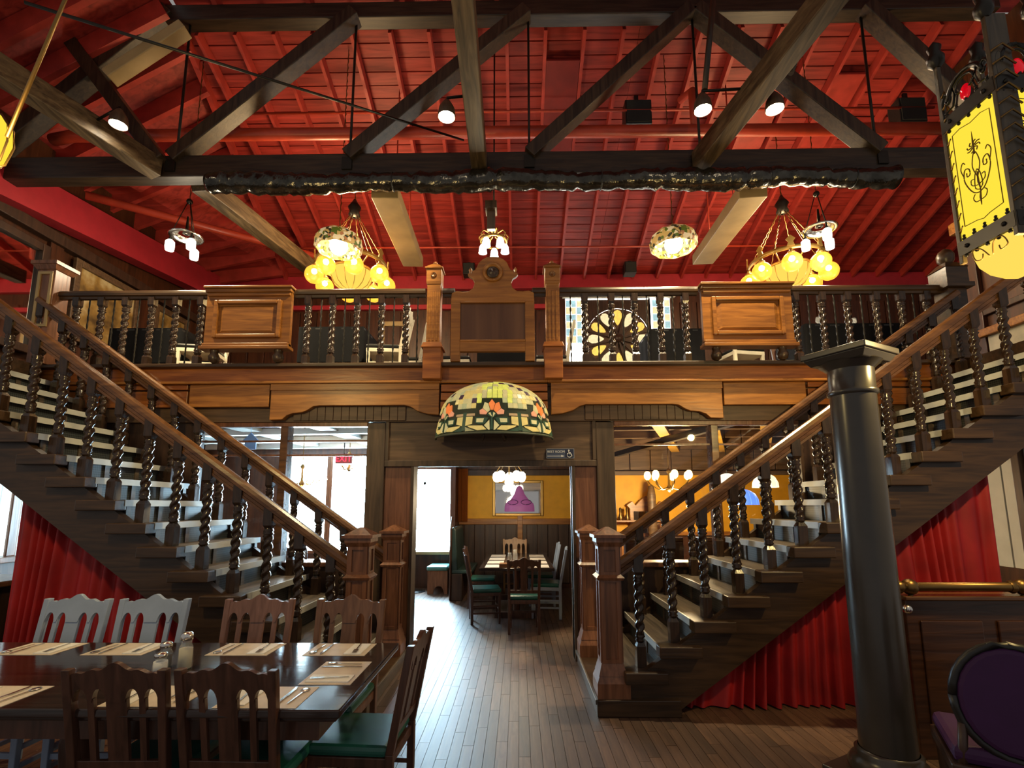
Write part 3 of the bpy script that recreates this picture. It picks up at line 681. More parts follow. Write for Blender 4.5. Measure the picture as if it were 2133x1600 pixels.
# foil-wrapped duct below the chord
pts = []; rr = []
for i in range(150):
    x = -3.45 + i * .0545; pts.append((x, 5.36 + .008 * sin(i * 1.3), 5.42 + .012 * sin(i * .21) - .02 * (abs(sin(i * .05)))))
    rr.append(.115 + .012 * sin(i * 2.1) * sin(i * .37) + (-.022 if i % 9 == 0 else 0) + .014 * sin(i * .13))
du = MB().tube(pts, rr, 18)
T = thing('wrapped_duct', 'black foil-wrapped duct slung under the truss beam', 'duct', (.6, 5.36, 5.28))
build(du, 'wrap', 'wrap', T)
for i in range(5, 150, 9): build(MB().lathe([(.104, -.008), (.112, 0), (.104, .008)], 16).xf(lambda x, y, z: (pts[i][0] + z, pts[i][1] + x, pts[i][2] + y)), 'strap', 'black', T)
# red pipes
single(MB().tube([(-5.9, 5.85, 6.42), (-5.6, 5.8, 6.43), (6.2, 5.8, 6.39)], .075, 14), 'sprinkler_main', 'pipe', 'thick red-painted pipe running across behind the truss', 'pipe')
single(MB().tube([(-4.2, 6.4, 7.26), (6.2, 6.4, 7.22)], .018, 6), 'sprinkler_pipe', 'pipe', 'thin red pipe high under the roof boards above the thick pipe', 'pipe')
single(MB().tube([(-4.4, 8.5, 6.33), (6.2, 8.5, 6.29)], .018, 6), 'sprinkler_pipe', 'pipe', 'thin red pipe crossing low in front of the rear roof slope', 'pipe')
single(MB().tube([(2.55, 5.8, 6.42), (2.55, 5.82, 7.0), (2.5, 6.1, 7.12)], .05, 10), 'riser_pipe', 'pipe', 'short red pipe rising from the thick red pipe', 'pipe')
single(MB().tube([(-5.9, 6.4, 6.0), (-3.6, 8.6, 6.25), (-3.2, 9.6, 6.25)], .06, 10), 'red_drain_pipe', 'pipe', 'red pipe slanting below the left hip of the roof', 'pipe')
single(MB().tube([(-3.25, 3.0, 5.16), (-.38, 5.3, 5.9)], .012, 6), 'stay_cable', 'iron', 'long thin stay cable slanting down from the upper left to the truss', 'cable')
single(MB().tube([(2.16, 4.5, 5.78), (2.36, 4.5, 7.2)], .03, 8), 'spot_drop_rod', 'beamz', 'dark drop rod above the spotlight left of the right hall beam', 'rod')
single(MB().tube([(2.98, 4.4, 5.86), (3.55, 4.4, 7.2)], .025, 8), 'spot_drop_rod', 'beamz', 'dark slanting rod right of the right hall beam', 'rod')
# tan duct boxes at the back
for s, a, b, lab in ((-1, (-1.42, 5.72, 5.54), (-1.55, 8.0, 5.78), 'tan boxed duct hanging left of the carved headboard'), (1, (3.2, 5.72, 5.50), (3.42, 8.0, 5.78), 'tan boxed duct hanging right of the carved headboard')):
    T = thing('duct_box', lab, 'duct', ((a[0] + b[0]) / 2, 6.8, 5.5), 'tan duct boxes')
    build(MB().bar(a, b, .34, .17), 'casing', 'tan', T, .01)
    d = Vector(b) - Vector(a); d.normalize()
    for tt in (.3, .8):
        c = Vector(a).lerp(Vector(b), tt); build(MB().tube([c, (c.x, c.y, 7.93 - .32 * (c.y - 5.75) + .01)], .01, 6), 'hanger_rod', 'pipe', T)
    g = build(MB().bar(Vector(b), Vector(b) + d * .02, .30, .13), 'end_grille', 'black', T)
    for k in (-1, 1): build(MB().bar(Vector(b) + Vector((k * .05, .021, -.055)), Vector(b) + Vector((k * .05, .021, .055)), .012, .012, (0, 1, 0)), 'vane', 'tan', g)
for x, y, z, lab in ((2.0, 6.5, 7.22, 'black square loudspeaker under the roof behind the right diagonal'), (5.9, 6.5, 7.2, 'black double loudspeaker under the roof at far right'), (2.55, 9.6, 6.42, 'small black loudspeaker under the eaves above the rose window'), (-.75, 9.6, 6.42, 'small black loudspeaker under the eaves behind the left finial')):
    T = thing('loudspeaker', lab, 'loudspeaker', (x, y, z - .2), 'roof loudspeakers'); big = y < 8; w_ = .19 if big else .12
    build(MB().box(x - w_, x + w_, y - .1, y + .12, z - w_, z + w_), 'cabinet', 'black', T, .01)
    build(MB().box(x - w_ + .02, x + w_ - .02, y - .115, y - .1, z - w_ + .02, z + w_ - .02), 'grille', plain('speaker_cloth', (.02, .022, .02), .8), T)
    build(MB().box(x - .03, x + .03, y, y + .03, z + w_, z + w_ + (.16 if big else .06)), 'bracket', 'black', T)

# ================================================================== LAMPS
def roofz(y): return 7.93 - .32 * (y - 5.75) - .16
def chain(par, p, q, name='chain', r=.006):
    p = Vector(p); q = Vector(q); n = max(6, int((q - p).length / .05)); mb = MB()
    d = (q - p).normalized(); a = d.orthogonal().normalized(); b = d.cross(a)
    mb.tube([p + (q - p) * (i / n) + (a if i % 2 else b) * .006 for i in range(n + 1)], [r * (1.5 if i % 2 else .7) for i in range(n + 1)], 5)
    return build(mb, name, 'brass', par)
# two chandeliers with amber globes
def globe_chandelier(c, label):
    x, y, z = c
    T = thing('globe_chandelier', label, 'chandelier', (x, y, z - .3), 'globe chandeliers')
    n = 8
    ring = build(MB().lathe([(.50, .20), (.52, .20), (.52, .26), (.50, .26), (.50, .20)], 40, c), 'ring', 'gold', T)
    for k in range(n):
        a = 2 * pi * (k + .5) / n; gx, gy = x + .52 * cos(a), y + .52 * sin(a)
        g = build(MB().ball((gx, gy, z), .135, 18, 12), 'globe', 'amber', T)
        build(MB().lathe([(.03, .12), (.05, .13), (.05, .15), (.025, .17), (.02, .2)], 10, (gx, gy, z)), 'globe_cap', 'gold', g)
        build(MB().ball((gx, gy, z + .05), .042, 10, 6), 'bulb', 'bulbs', g)
        build(MB().prism([(-.05, .24), (.05, .24), (.03, .30), (.06, .34), (0, .40), (-.06, .34), (-.03, .30)], -.008, .008).xf(lambda u, v, w_: (x + .53 * cos(a) - u * sin(a) + v * cos(a), y + .53 * sin(a) + u * cos(a) + v * sin(a), z + w_)), 'crown_leaf', 'gold', T)
    # ribbed bowl in the middle
    bowl = build(MB().lathe([(.30, .12), (.29, .03), (.24, -.07), (.15, -.14), (.03, -.17)], 24, c), 'bowl', 'amberb', T)
    for k in range(12):
        a = 2 * pi * k / 12
        build(MB().tube([(x + r * cos(a), y + r * sin(a), z + h) for r, h in ((.305, .12), (.295, .03), (.245, -.075), (.155, -.145), (.03, -.175))], .006, 5), 'rib', 'gold', bowl)
    build(MB().lathe([(.30, .12), (.32, .12), (.32, .15), (.30, .15), (.30, .12)], 30, c), 'bowl_rim', 'gold', T)
    for k in range(8):
        a = 2 * pi * k / 8; chain(T, (x + .5 * cos(a), y + .5 * sin(a), z + .26), (x + .06 * cos(a), y + .06 * sin(a), z + 1.05))
        build(MB().bar((x + .31 * cos(a), y + .31 * sin(a), z + .14), (x + .5 * cos(a), y + .5 * sin(a), z + .22), .015, .015), 'spoke', 'gold', T)
    build(MB().lathe([(.02, 1.02), (.09, 1.05), (.07, 1.12), (.1, 1.18), (.05, 1.26), (.02, 1.32)], 12, c), 'hanger', 'iron', T)
    chain(T, (x, y, z + 1.3), (x, y, roofz(y) + .16), 'hanging_chain', .008)
    point('chandelier_light', (x, y, z + .62), 85, (1, .70, .36), .25); point('chandelier_light', (x, y, z - .45), 9, (1, .7, .3), .2)
globe_chandelier((-2.25, 7.0, 4.97), 'chandelier of amber glass globes behind the railing on the left')
globe_chandelier((4.27, 7.0, 4.96), 'chandelier of amber glass globes behind the railing on the right')
# two floral mosaic dome lamps
fm, N_, L_, B_ = mat('floral_glass')
tc = N_.new('ShaderNodeTexCoord'); vo = N_.new('ShaderNodeTexVoronoi'); vo.inputs['Scale'].default_value = 26
L_.new(tc.outputs['Object'], vo.inputs['Vector']); rp_ = N_.new('ShaderNodeValToRGB'); rp_.color_ramp.interpolation = 'CONSTANT'
sx_ = N_.new('ShaderNodeSeparateColor'); L_.new(vo.outputs['Color'], sx_.inputs[0]); L_.new(sx_.outputs[0], rp_.inputs['Fac'])
E_ = rp_.color_ramp.elements; E_[0].color = (.55, .34, .10, 1); E_[1].position = .42; E_[1].color = (.75, .6, .35, 1)
for p_, c_ in ((.66, (.40, .16, .06, 1)), (.72, (.10, .13, .015, 1)), (.84, (.03, .03, .012, 1))): e = E_.new(p_); e.color = c_
L_.new(rp_.outputs['Color'], B_.inputs['Base Color']); L_.new(rp_.outputs['Color'], B_.inputs['Emission Color']); B_.inputs['Emission Strength'].default_value = .22
M['floral'] = fm; fm.cycles.emission_sampling = 'NONE'
def flower_lamp(c, label):
    x, y, z = c; T = thing('floral_pendant', label, 'pendant lamp', (x, y, z - .12), 'floral pendants')
    v = MB().lathe([(.27, -.11), (.295, -.08), (.30, -.02), (.28, .05), (.22, .11), (.13, .15), (.04, .165)], 40, c)
    v.xf(lambda a, b, d: (a + (a - x) * .03 * sin(9 * math.atan2(b - y, a - x) + d * 40), b + (b - y) * .03 * sin(9 * math.atan2(b - y, a - x) + d * 40), d))
    build(v, 'shade', 'floral', T)
    build(MB().ball((x, y, z - .05), .115, 18, 10), 'bulb', 'bulbs', T)
    build(MB().lathe([(.04, .16), (.05, .18), (.02, .22)], 10, c), 'cap', 'brass', T)
    chain(T, (x, y, z + .2), (x, y, roofz(y) + .18), 'hanging_chain')
    point('pendant_light', (x, y, z - .22), 18, (1, .80, .5), .1)
flower_lamp((-2.07, 5.98, 5.0), 'floral mosaic glass pendant in front of the left globe chandelier')
flower_lamp((2.30, 6.1, 5.05), 'floral mosaic glass pendant left of the right tan duct')
# two three-light fittings with frosted shades
def three_light(c, label, ang):
    x, y, z = c; T = thing('three_light_fitting', label, 'ceiling lamp', (x, y, z - .3), 'three-light fittings')
    build(MB().lathe([(.20, 0), (.21, .015), (.19, .03), (.10, .05), (.09, .04), (.16, .02), (.165, 0), (.20, 0)], 32, c), 'disc', 'chrome', T)
    build(MB().lathe([(.02, .04), (.05, .05), (.02, .12), (.012, .3)], 12, c), 'stem', 'iron', T)
    for k in range(3):
        a = ang + 2 * pi * k / 3; gx, gy = x + .17 * cos(a), y + .17 * sin(a)
        sh = build(MB().lathe([(.001, -.22), (.05, -.22), (.056, -.17), (.054, -.10), (.03, -.075), (.001, -.07)], 16, (gx, gy, z)), 'frosted_shade', 'frost', T)
        build(MB().lathe([(.02, -.08), (.03, -.07), (.012, -.03), (.012, .01)], 8, (gx, gy, z)), 'shade_holder', 'iron', sh)
        build(MB().tube([(gx, gy, z + .02), (x + .02 * cos(a), y + .02 * sin(a), z + .5)], .006, 5), 'stay', 'iron', T)
    build(MB().ball((x, y, z + .52), .04, 10, 6), 'hook_ball', 'iron', T)
    chain(T, (x, y, z + .5), (x, y, roofz(y) + .18), 'hanging_chain')
    point('fitting_light', (x, y, z - .42), 34, (1, .85, .6), .12)
three_light((-4.17, 6.1, 5.16), 'three-light fitting with frosted shades on the left under the hip', 3.6)
three_light((4.22, 6.1, 5.18), 'three-light fitting with frosted shades on the right beside the globe chandelier', .4)
# crown light behind the headboard
x, y, z = -.05, 5.9, 4.88
T = thing('crown_light', 'small gilded crown light with glowing cups above the headboard', 'ceiling lamp', (x, y, z - .1))
build(MB().lathe([(.16, .06), (.175, .06), (.175, .085), (.16, .085), (.16, .06)], 24, (x, y, z)), 'crown_ring', 'gold', T)
for k in range(10):
    a = 2 * pi * k / 10
    build(MB().tube([(x + r * cos(a), y + r * sin(a), z + h) for r, h in ((.17, .08), (.19, .13), (.15, .18), (.05, .16))], .008, 5), 'crown_arch', 'gold', T)
for k in range(5):
    a = 2 * pi * (k + .25) / 5; gx, gy = x + .15 * cos(a), y + .15 * sin(a)
    build(MB().lathe([(.03, .05), (.045, .02), (.05, -.03), (.056, -.06)], 12, (gx, gy, z)), 'cup_shade', 'frost', T)
build(MB().tube([(x, y, z + .15), (x, y, roofz(y) + .15)], .012, 6), 'stem', 'iron', T)
build(MB().box(x - .07, x + .03, y - .28, y - .22, z + .08, 5.3).box(x - .09, x + .05, y - .34, y - .16, 5.2, 5.3), 'conduit', 'dpost', T)
point('crown_lamp_light', (x, y, z - .14), 30, (1, .85, .55), .1)
# spotlights on the beams
for k, (sx, sy, szz, aim, e_, lab) in enumerate(((-4.05, 4.75, 5.68, (1.0, 1.2, -2.6), 160, 'spotlight on the dark beam at far left'), (-.46, 4.5, 5.51, (-2.0, .85, -2.45), 170, 'spotlight beside the middle hall beam'), (2.13, 4.5, 5.55, (-.2, .85, -2.5), 170, 'spotlight left of the right hall beam'), (2.85, 4.5, 5.55, (.6, .7, -2.5), 130, 'spotlight right of the right hall beam'))):
    T = thing('spotlight', lab, 'spotlight', (sx, sy, szz - .05), 'hall spotlights')
    build(MB().lathe([(.085, 0), (.09, .02), (.078, .1), (.045, .16), (.025, .19), (.001, .19)], 18, (sx, sy, szz)), 'can', 'dpost', T)
    build(MB().lathe([(.001, .012), (.078, .012), (.078, .03), (.001, .03)], 18, (sx, sy, szz)), 'lens', 'bulb', T)
    bx_ = {0: -4.33, 1: -.26, 2: 2.52, 3: 2.68}[k]
    build(MB().tube([(sx, sy, szz + .17), (sx, sy, szz + .22), (bx_, sy, szz + .24 if k else 5.72)], .014, 6), 'arm', 'iron', T)
    l = bpy.data.lights.new('spot_beam', 'SPOT'); l.energy = e_ * 2.2; l.color = (1, .80, .45); l.spot_size = radians(75); l.spot_blend = .8; l.shadow_soft_size = .06
    o = bpy.data.objects.new('spot_beam', l); COL.objects.link(o); o.location = (sx, sy, szz - .02); o.rotation_euler = Vector(aim).to_track_quat('-Z', 'Y').to_euler()
# leaded-glass half dome over the passage
T = thing('leaded_glass_dome', 'half-dome leaded glass lamp with orange fan flowers above the passage', 'wall lamp', (-.01, 5.36, 2.33))
DC = (-.01, 5.37, 2.33); RX, RD, RZ = .635, .5, .62
def dome(u, v, off=0):
    # u 0..1 across the half circle, v 0 at the rim .. 1 at the crown
    a = pi * (1 - u)
    if v < .42: r = 1 - .06 * (v / .42) ** 2; h = .42 * (v / .42) * .82
    else:
        t = (v - .42) / .58; r = .94 * cos(t * pi / 2) ** .9 if t < 1 else 0; h = .344 + .656 * sin(t * pi / 2)
    k = 1 + off
    return (DC[0] + RX * r * k * cos(a), DC[1] - RD * r * k * sin(a), DC[2] + RZ * h * k + .0)
sh = MB(); nu, nv = 40, 16
sh.add([dome(i / nu, j / nv, -.012) for j in range(nv + 1) for i in range(nu + 1)], [(j * (nu + 1) + i, j * (nu + 1) + i + 1, (j + 1) * (nu + 1) + i + 1, (j + 1) * (nu + 1) + i) for j in range(nv) for i in range(nu)], True)
build(sh, 'lead_shell', plain('lead_came', (.03, .045, .025), .5), T)
GL = {'cream': stained('dome_cream', (.60, .52, .24), .3), 'pale': stained('dome_pale', (.46, .47, .24), .28), 'lime': stained('dome_lime', (.62, .62, .12), .42), 'amber': stained('dome_amber', (.66, .50, .16), .32), 'green': stained('dome_green', (.05, .10, .06), .1), 'orange': stained('dome_orange', (.75, .20, .05), .4), 'coral': stained('dome_coral', (.72, .30, .16), .35), 'plum': stained('dome_plum', (.10, .06, .10), .1), 'tan': stained('dome_tan', (.5, .33, .16), .25)}
def pane(pts, col, name='glass_pane', off=.008):
    cu = sum(p[0] for p in pts) / len(pts); cv = sum(p[1] for p in pts) / len(pts)
    q = [(cu + (a - cu) * .90, cv + (b - cv) * .90) for a, b in pts]
    f_ = [dome(a, b, off) for a, b in q]; b_ = [dome(a, b, -.008) for a, b in q]; n = len(q)
    build(MB().add(f_ + b_, [tuple(range(n)), tuple(range(n, 2 * n))[::-1]] + [(i, n + i, n + (i + 1) % n, (i + 1) % n) for i in range(n)]), name, GL[col], T)
rows = 10
for j in range(rows):
    v0 = .46 + .52 * j / rows; v1 = .46 + .52 * (j + 1) / rows; n = (34, 34, 32, 30, 26, 22, 18, 14, 10, 7)[j]
    for i in range(n):
        u0, u1 = i / n, (i + 1) / n; um = (u0 + u1) / 2
        near = exp(-((um - .52) / .09) ** 2)
        c_ = 'plum' if (i * 5 + j * 3) % 17 == 0 else ('lime' if near > .3 and j < 8 and (i + j) % 4 else random.choice(('cream', 'pale', 'cream', 'amber')))
        if j < 2 and any(abs(um - q) < (.085, .05)[j] for q in (.2, .5, .8)): continue
        pane([(u0, v0), (u1, v0), (u1, v1), (u0, v1)], c_)
for q in (.2, .5, .8):
    def pq(a, b, wd=.145): return (q + a * wd, b)
    # fan flower
    for k in range(5):
        a0, a1 = pi * (.04 + .184 * k), pi * (.04 + .184 * (k + 1)); c_ = ('coral', 'orange', 'orange', 'cream', 'coral')[k]
        pane([pq(.20 * cos(a0), .36 + .08 * sin(a0)), pq(.46 * cos(a0), .36 + .15 * sin(a0)), pq(.52 * cos((a0 + a1) / 2), .36 + .19 * sin((a0 + a1) / 2)), pq(.46 * cos(a1), .36 + .15 * sin(a1)), pq(.20 * cos(a1), .36 + .08 * sin(a1))], c_, 'flower_petal', .011)
        pane([pq(.03, .30), pq(.18 * cos(a0), .35 + .07 * sin(a0)), pq(.18 * cos(a1), .35 + .07 * sin(a1))], 'cream' if k % 2 else 'green', 'flower_ray', .011)
    pane([pq(-.05, .05), pq(.05, .05), pq(.03, .34), pq(-.03, .34)], 'green', 'stem_pane', .012)
    for s in (-1, 1):
        pane([pq(s * .10, .30), pq(s * .28, .32), pq(s * .62, .32), pq(s * .62, .20), pq(s * .5, .17), pq(s * .22, .17)], 'green', 'leaf_pane', .009)
        pane([pq(s * .26, .29), pq(s * .56, .29), pq(s * .56, .205), pq(s * .30, .20)], 'cream', 'leaf_centre', .014)
        pane([pq(s * .70, .34), pq(s * .98, .34), pq(s * .98, .14), pq(s * .70, .18)], 'amber')
        pane([pq(s * .62, .40), pq(s * .98, .40), pq(s * .98, .35), pq(s * .62, .35)], 'tan')
        pane([pq(s * .14, .06), pq(s * .50, .045), pq(s * .86, .12), pq(s * .92, .155), pq(s * .30, .145)], 'amber')
        pane([pq(s * .06, .05), pq(s * .12, .05), pq(s * .28, .15), pq(s * .08, .27)], 'cream')
        pane([pq(s * .55, .035), pq(s * .98, .035), pq(s * .98, .13)], 'green')
for u in (.35, .65, .03, .97): pane([(u - .012, .03), (u + .012, .03), (u + .012, .44), (u - .012, .44)], 'green', 'divider', .013)
rim = MB().tube([dome(i / 30, 0, .008) for i in range(31)], .012, 6); build(rim, 'rim', plain('verdigris', (.12, .14, .10), .5), T)
for s in (-1, 1): build(MB().tube([(DC[0] + s * .12, 5.42, 2.36), (DC[0] + s * .12, 5.22, 2.30), (DC[0] + s * .10, 5.16, 2.36)], .015, 6), 'bracket', 'dpost', T)
# restroom sign
T = thing('restroom_sign', 'blue plastic REST ROOM sign with arrow and wheelchair symbol on the header', 'sign', (.72, 5.45, 2.12))
M['signb'] = plain('sign_blue', (.07, .09, .16), .4); M['signw'] = plain('sign_white', (.9, .9, .92), .5)
build(MB().box(.566, .872, 5.445, 5.458, 2.124, 2.232), 'plate', 'signb', T, .003)
build(MB().frame(.566, .872, 2.124, 2.232, .005, 5.441, 5.447), 'border', plain('sign_rim', (.3, .33, .4), .4), T)
text_mesh('REST ROOM', .0355, 'lettering', 'signw', T, (.576, 5.4435, 2.187))
build(MB().prism([(.576, 2.152), (.576, 2.146), (.73, 2.146), (.728, 2.137), (.765, 2.149), (.728, 2.161), (.73, 2.152)], 5.442, 5.4445), 'arrow', 'signw', T)
b = build(MB().box(.776, .866, 5.442, 5.446, 2.131, 2.226), 'symbol_field', plain('sign_navy', (.02, .025, .06), .4), T)
sy = MB().ball((0, 0, 0), .009, 10, 6).xf(lambda a, q, c: (.812 + a, 5.442 + q * .2, 2.212 + c))
sy.tube([(.812, 5.4415, 2.2), (.814, 5.4415, 2.173), (.838, 5.4415, 2.173), (.846, 5.4415, 2.148), (.856, 5.4415, 2.15)], .0045, 6)
sy.tube([(.813, 5.4415, 2.188), (.834, 5.4415, 2.188)], .0035, 6)
sy.tube([(.818 + .024 * cos(a), 5.4415, 2.16 + .024 * sin(a)) for a in [2.2 + k * .36 for k in range(12)]], .004, 6)
build(sy, 'wheelchair_symbol', 'signw', T)

# big yellow panelled lantern, upper right
LX0, LX1, LY0, LY1 = 3.02, 3.30, 2.58, 2.92
T = thing('panel_lantern', 'large hanging lantern with yellow etched panels and wrought-iron frame, upper right', 'lantern', (3.165, 2.71, 2.9))
z0, z1 = 3.22, 4.05
for n_, (a, b) in enumerate((((LX0, LY0), (LX0, LY1)), ((LX0, LY0), (LX1, LY0)), ((LX1, LY0), (LX1, LY1)), ((LX0, LY1), (LX1, LY1)))):
    p = MB().box(min(a[0], b[0]) - .003, max(a[0], b[0]) + .003, min(a[1], b[1]) - .003, max(a[1], b[1]) + .003, z0, z1)
    pn = build(p, 'etched_panel', 'amberp', T)
    nx = -1 if n_ == 0 else 0; ny = -1 if n_ == 1 else 0
    if n_ > 1: continue
    du = Vector((b[0] - a[0], b[1] - a[1], 0)); o = Vector((a[0], a[1], 0)) + Vector((nx, ny, 0)) * .006
    P = lambda u, v: o + du * u + Vector((0, 0, z0 + (z1 - z0) * v))
    et = MB()
    for pts in ([(.14, .1), (.14, .82), (.3, .84), (.5, .83), (.7, .85), (.86, .84)], [(.86, .84), (.86, .1)], [(.86, .1), (.62, .09), (.5, .075), (.38, .09), (.14, .1)]): et.tube([P(u, v) for u, v in pts], .0025, 5)
    # central ornament: stem, tulip and mirrored scrolls
    et.tube([P(.5, .18), P(.5, .24), P(.48, .30), P(.5, .36), P(.5, .44)], [.002, .006, .003, .006, .003], 6)
    et.tube(smooth([P(.5, .40), P(.43, .50), P(.5, .60), P(.57, .50), P(.5, .40)]), .003, 5); et.tube([P(.5, .58), P(.5, .66), P(.5, .76)], [.004, .006, .001], 6)
    for k in range(8):
        t = k * pi / 4; et.tube(smooth([P(.5 + .03 * cos(t), .64 + .012 * sin(t)), P(.5 + .1 * cos(t), .64 + .03 * sin(t)), P(.5 + .13 * cos(t + .4), .64 + .045 * sin(t + .4))]), .0035, 5)
    for s in (-1, 1):
        et.tube(smooth([P(.5, .28), P(.5 + s * .10, .30), P(.5 + s * .19, .36), P(.5 + s * .25, .44), P(.5 + s * .22, .51), P(.5 + s * .14, .50), P(.5 + s * .13, .455), P(.5 + s * .185, .45), P(.5 + s * .19, .48)]), .0034, 5)
        et.tube(smooth([P(.5 + s * .245, .46), P(.5 + s * .29, .53), P(.5 + s * .24, .575), P(.5 + s * .2, .555)]), .003, 5)
        et.tube(smooth([P(.5 + s * .02, .34), P(.5 + s * .12, .36), P(.5 + s * .13, .40), P(.5 + s * .08, .40)]), .003, 5)
        et.tube(smooth([P(.5, .22), P(.5 + s * .09, .225), P(.5 + s * .13, .26), P(.5 + s * .09, .285)]), .003, 5)
        et.tube(smooth([P(.5, .30), P(.5 + s * .07, .33), P(.5 + s * .05, .42), P(.5, .46)]), .003, 5)
    build(et, 'etched_ornament', plain('etch_line', (.16, .09, .005), .6), pn)
    # crenellated iron bands
    for vz, sgn in ((z0 - .01, 1), (z1, 1)):
        q = MB()
        a0, b0 = P(-.02, 0), P(1.02, 0); a0.z = b0.z = vz - .035; q.bar(a0, b0, .02, .09)
        bd = build(q, 'iron_band', 'iron', T)
        for k in range(5):
            c = P((k + .5) / 5, 0)
            build(MB().ball((c.x, c.y, vz + .022), .012, 8, 5).ball((c.x, c.y, vz + .04), .009, 8, 5), 'fleuron', 'iron', bd)
            build(MB().ball((c.x, c.y, vz - .09), .011, 8, 5), 'fleuron', 'iron', bd)
        for k in (.16, .84):
            c = P(k, 0); build(MB().ball((c.x - .012 * abs(nx), c.y - .012 * abs(ny), vz - .035), .014, 8, 5), 'rivet', 'iron', bd)
    # pierced cresting with scrolls and a red jewel
    cr = MB()
    for s in (-1, 1):
        cr.tube(smooth([P(.5 + s * u, 1 + v) for u, v in ((.46, .02), (.47, .14), (.38, .2), (.30, .15), (.35, .11), (.39, .14))]), .009, 6)
        cr.tube([P(.5 + s * u, 1 + v) for u, v in ((.44, .05), (.26, .06), (.2, .14), (.24, .2))], .007, 6); cr.tube([P(.5 + s * u, 1 + v) for u, v in ((.2, .04), (.14, .14))], .006, 6)
    cr.tube([P(.5 + .34 * cos(t), 1.13 + .13 * sin(t)) for t in [k * pi / 8 for k in range(9)]], .014, 6)
    cr.tube([P(.5 + .18 * cos(t), 1.16 + .06 * sin(t)) for t in [k * pi / 8 for k in range(-2, 14)]], .008, 6)
    build(cr, 'cresting', 'iron', T)
    c = P(.5, 1.085); build(MB().ball((0, 0, 0), .035, 14, 8, 1.5).xf(lambda x, y, z: (c.x + x * (.4 if nx else 1), c.y + y * (.4 if ny else 1), c.z + z)), 'jewel', plain('ruby_glass', (.5, .005, .01), .1, emis=(.6, 0, .01), es=.35), T)
for x, y in ((LX0, LY0), (LX1, LY0), (LX0, LY1), (LX1, LY1)):
    wx = .11 if (x, y) == (LX0, LY0) else .014
    cp = build(MB().box(x - .014, x + wx, y - .014, y + .014, z0 - .14, z1 + .42), 'corner_post', wood('bronze_post', (.03, .02, .009), (.09, .06, .03), .4, 'z'), T, .004)
    for k in range(12):
        z = z0 + .05 + k * .085
        build(MB().tube([(x - .02, y - .026, z), (x + (wx - .022) / 2, y - .03, z + .045), (x + wx, y - .026, z)], .006, 5), 'chevron', 'brass', cp)
    build(MB().lathe([(.02, 0), (.045, .03), (.05, .07), (.03, .11), (.04, .15), (.001, .2)], 12, (x, y, z1 + .40)), 'post_finial', 'iron', cp)
# curved lower shade
lo_ = MB()
mx_, my_ = (LX0 + LX1) / 2, (LY0 + LY1) / 2
prof = [(1, -.05), (.98, -.12), (.86, -.2), (.62, -.26), (.3, -.3), (.02, -.31)]
sq_ = lambda r, t: (mx_ + .135 * r * max(-1, min(1, 1.35 * cos(t))), my_ + .13 * r * max(-1, min(1, 1.35 * sin(t))))
v = [(*sq_(r, 2 * pi * k / 32), z0 + h) for r, h in prof for k in range(32)]
lo_.add(v, [(i * 32 + k, i * 32 + (k + 1) % 32, (i + 1) * 32 + (k + 1) % 32, (i + 1) * 32 + k) for i in range(5) for k in range(32)], True)
ls = build(lo_, 'lower_shade', 'amberb', T)
sm_ = plain('etch_line2', (.2, .10, .01), .6)
for s in (-1, 1):
    for pts in (((.01, -.17), (.04, -.11), (.09, -.10), (.10, -.15), (.06, -.165), (.05, -.135)), ((.02, -.09), (.07, -.075), (.13, -.085))):
        build(MB().tube(smooth([(LX0 - .012 + (.02 if h < -.13 else 0), my_ + s * u, z0 + h) for u, h in pts]), .0035, 5), 'etched_scroll', sm_, ls)
        build(MB().tube(smooth([(LX0 + .14 + s * u, LY0 - .008 + (.02 if h < -.13 else 0), z0 + h) for u, h in pts]), .0035, 5), 'etched_scroll', sm_, ls)
chain(T, (3.165, 2.71, 4.4), (3.165, 2.71, 8.7), 'hanging_chain', .01)
point('lantern_light', (3.16, 2.74, 2.74), 60, (1, .72, .28), .05)
# its twin at the left edge, mostly out of frame
T = thing('edge_lantern', 'yellow glass lantern cut by the left edge of the picture', 'lantern', (-2.74, 2.5, 3.5))
build(MB().lathe([(.02, 3.50), (.06, 3.54), (.085, 3.66), (.075, 3.76), (.03, 3.82)], 16, (-2.725, 2.5, 0)), 'glass_body', 'amberp', T)
for k in range(8):
    a = 2 * pi * k / 8; build(MB().tube([(-2.725 + r * cos(a), 2.5 + r * sin(a), z) for r, z in ((.025, 3.5), (.065, 3.54), (.09, 3.66), (.08, 3.76), (.03, 3.83))], .006, 5), 'rib', 'brass', T)
build(MB().tube([(-2.64, 2.5, 3.68), (-2.42, 2.5, 4.58), (-2.0, 2.5, 6.3)], .011, 6), 'hanging_rod', 'brass', T)
point('lantern_light', (-2.6, 2.4, 3.35), 55, (1, .72, .28), .15)

# ================================================================== COLUMN, BAR DIVIDER, PURPLE CHAIRS
cx_, cy_ = 2.42, 3.16
T = thing('iron_column', 'free-standing dark painted round column with square cap in front of the right stair', 'column', (cx_, cy_, 0))
build(MB().lathe([(.145, .19), (.14, .6), (.135, 1.4), (.128, 2.28), (.128, 2.30)], 40, (cx_, cy_, 0)), 'shaft', 'col', T)
build(MB().lathe([(.128, 2.30), (.142, 2.31), (.142, 2.33), (.13, 2.34), (.13, 2.48)], 40, (cx_, cy_, 0)), 'neck_ring', 'col', T)
rotc = lambda mb: mb.xf(lambda x, y, z: (cx_ + (x - cx_) * cos(.5) - (y - cy_) * sin(.5), cy_ + (x - cx_) * sin(.5) + (y - cy_) * cos(.5), z))
build(MB().lathe([(.13, 2.47), (.15, 2.49), (.18, 2.515)], 40, (cx_, cy_, 0)), 'cap_neck', 'col', T)
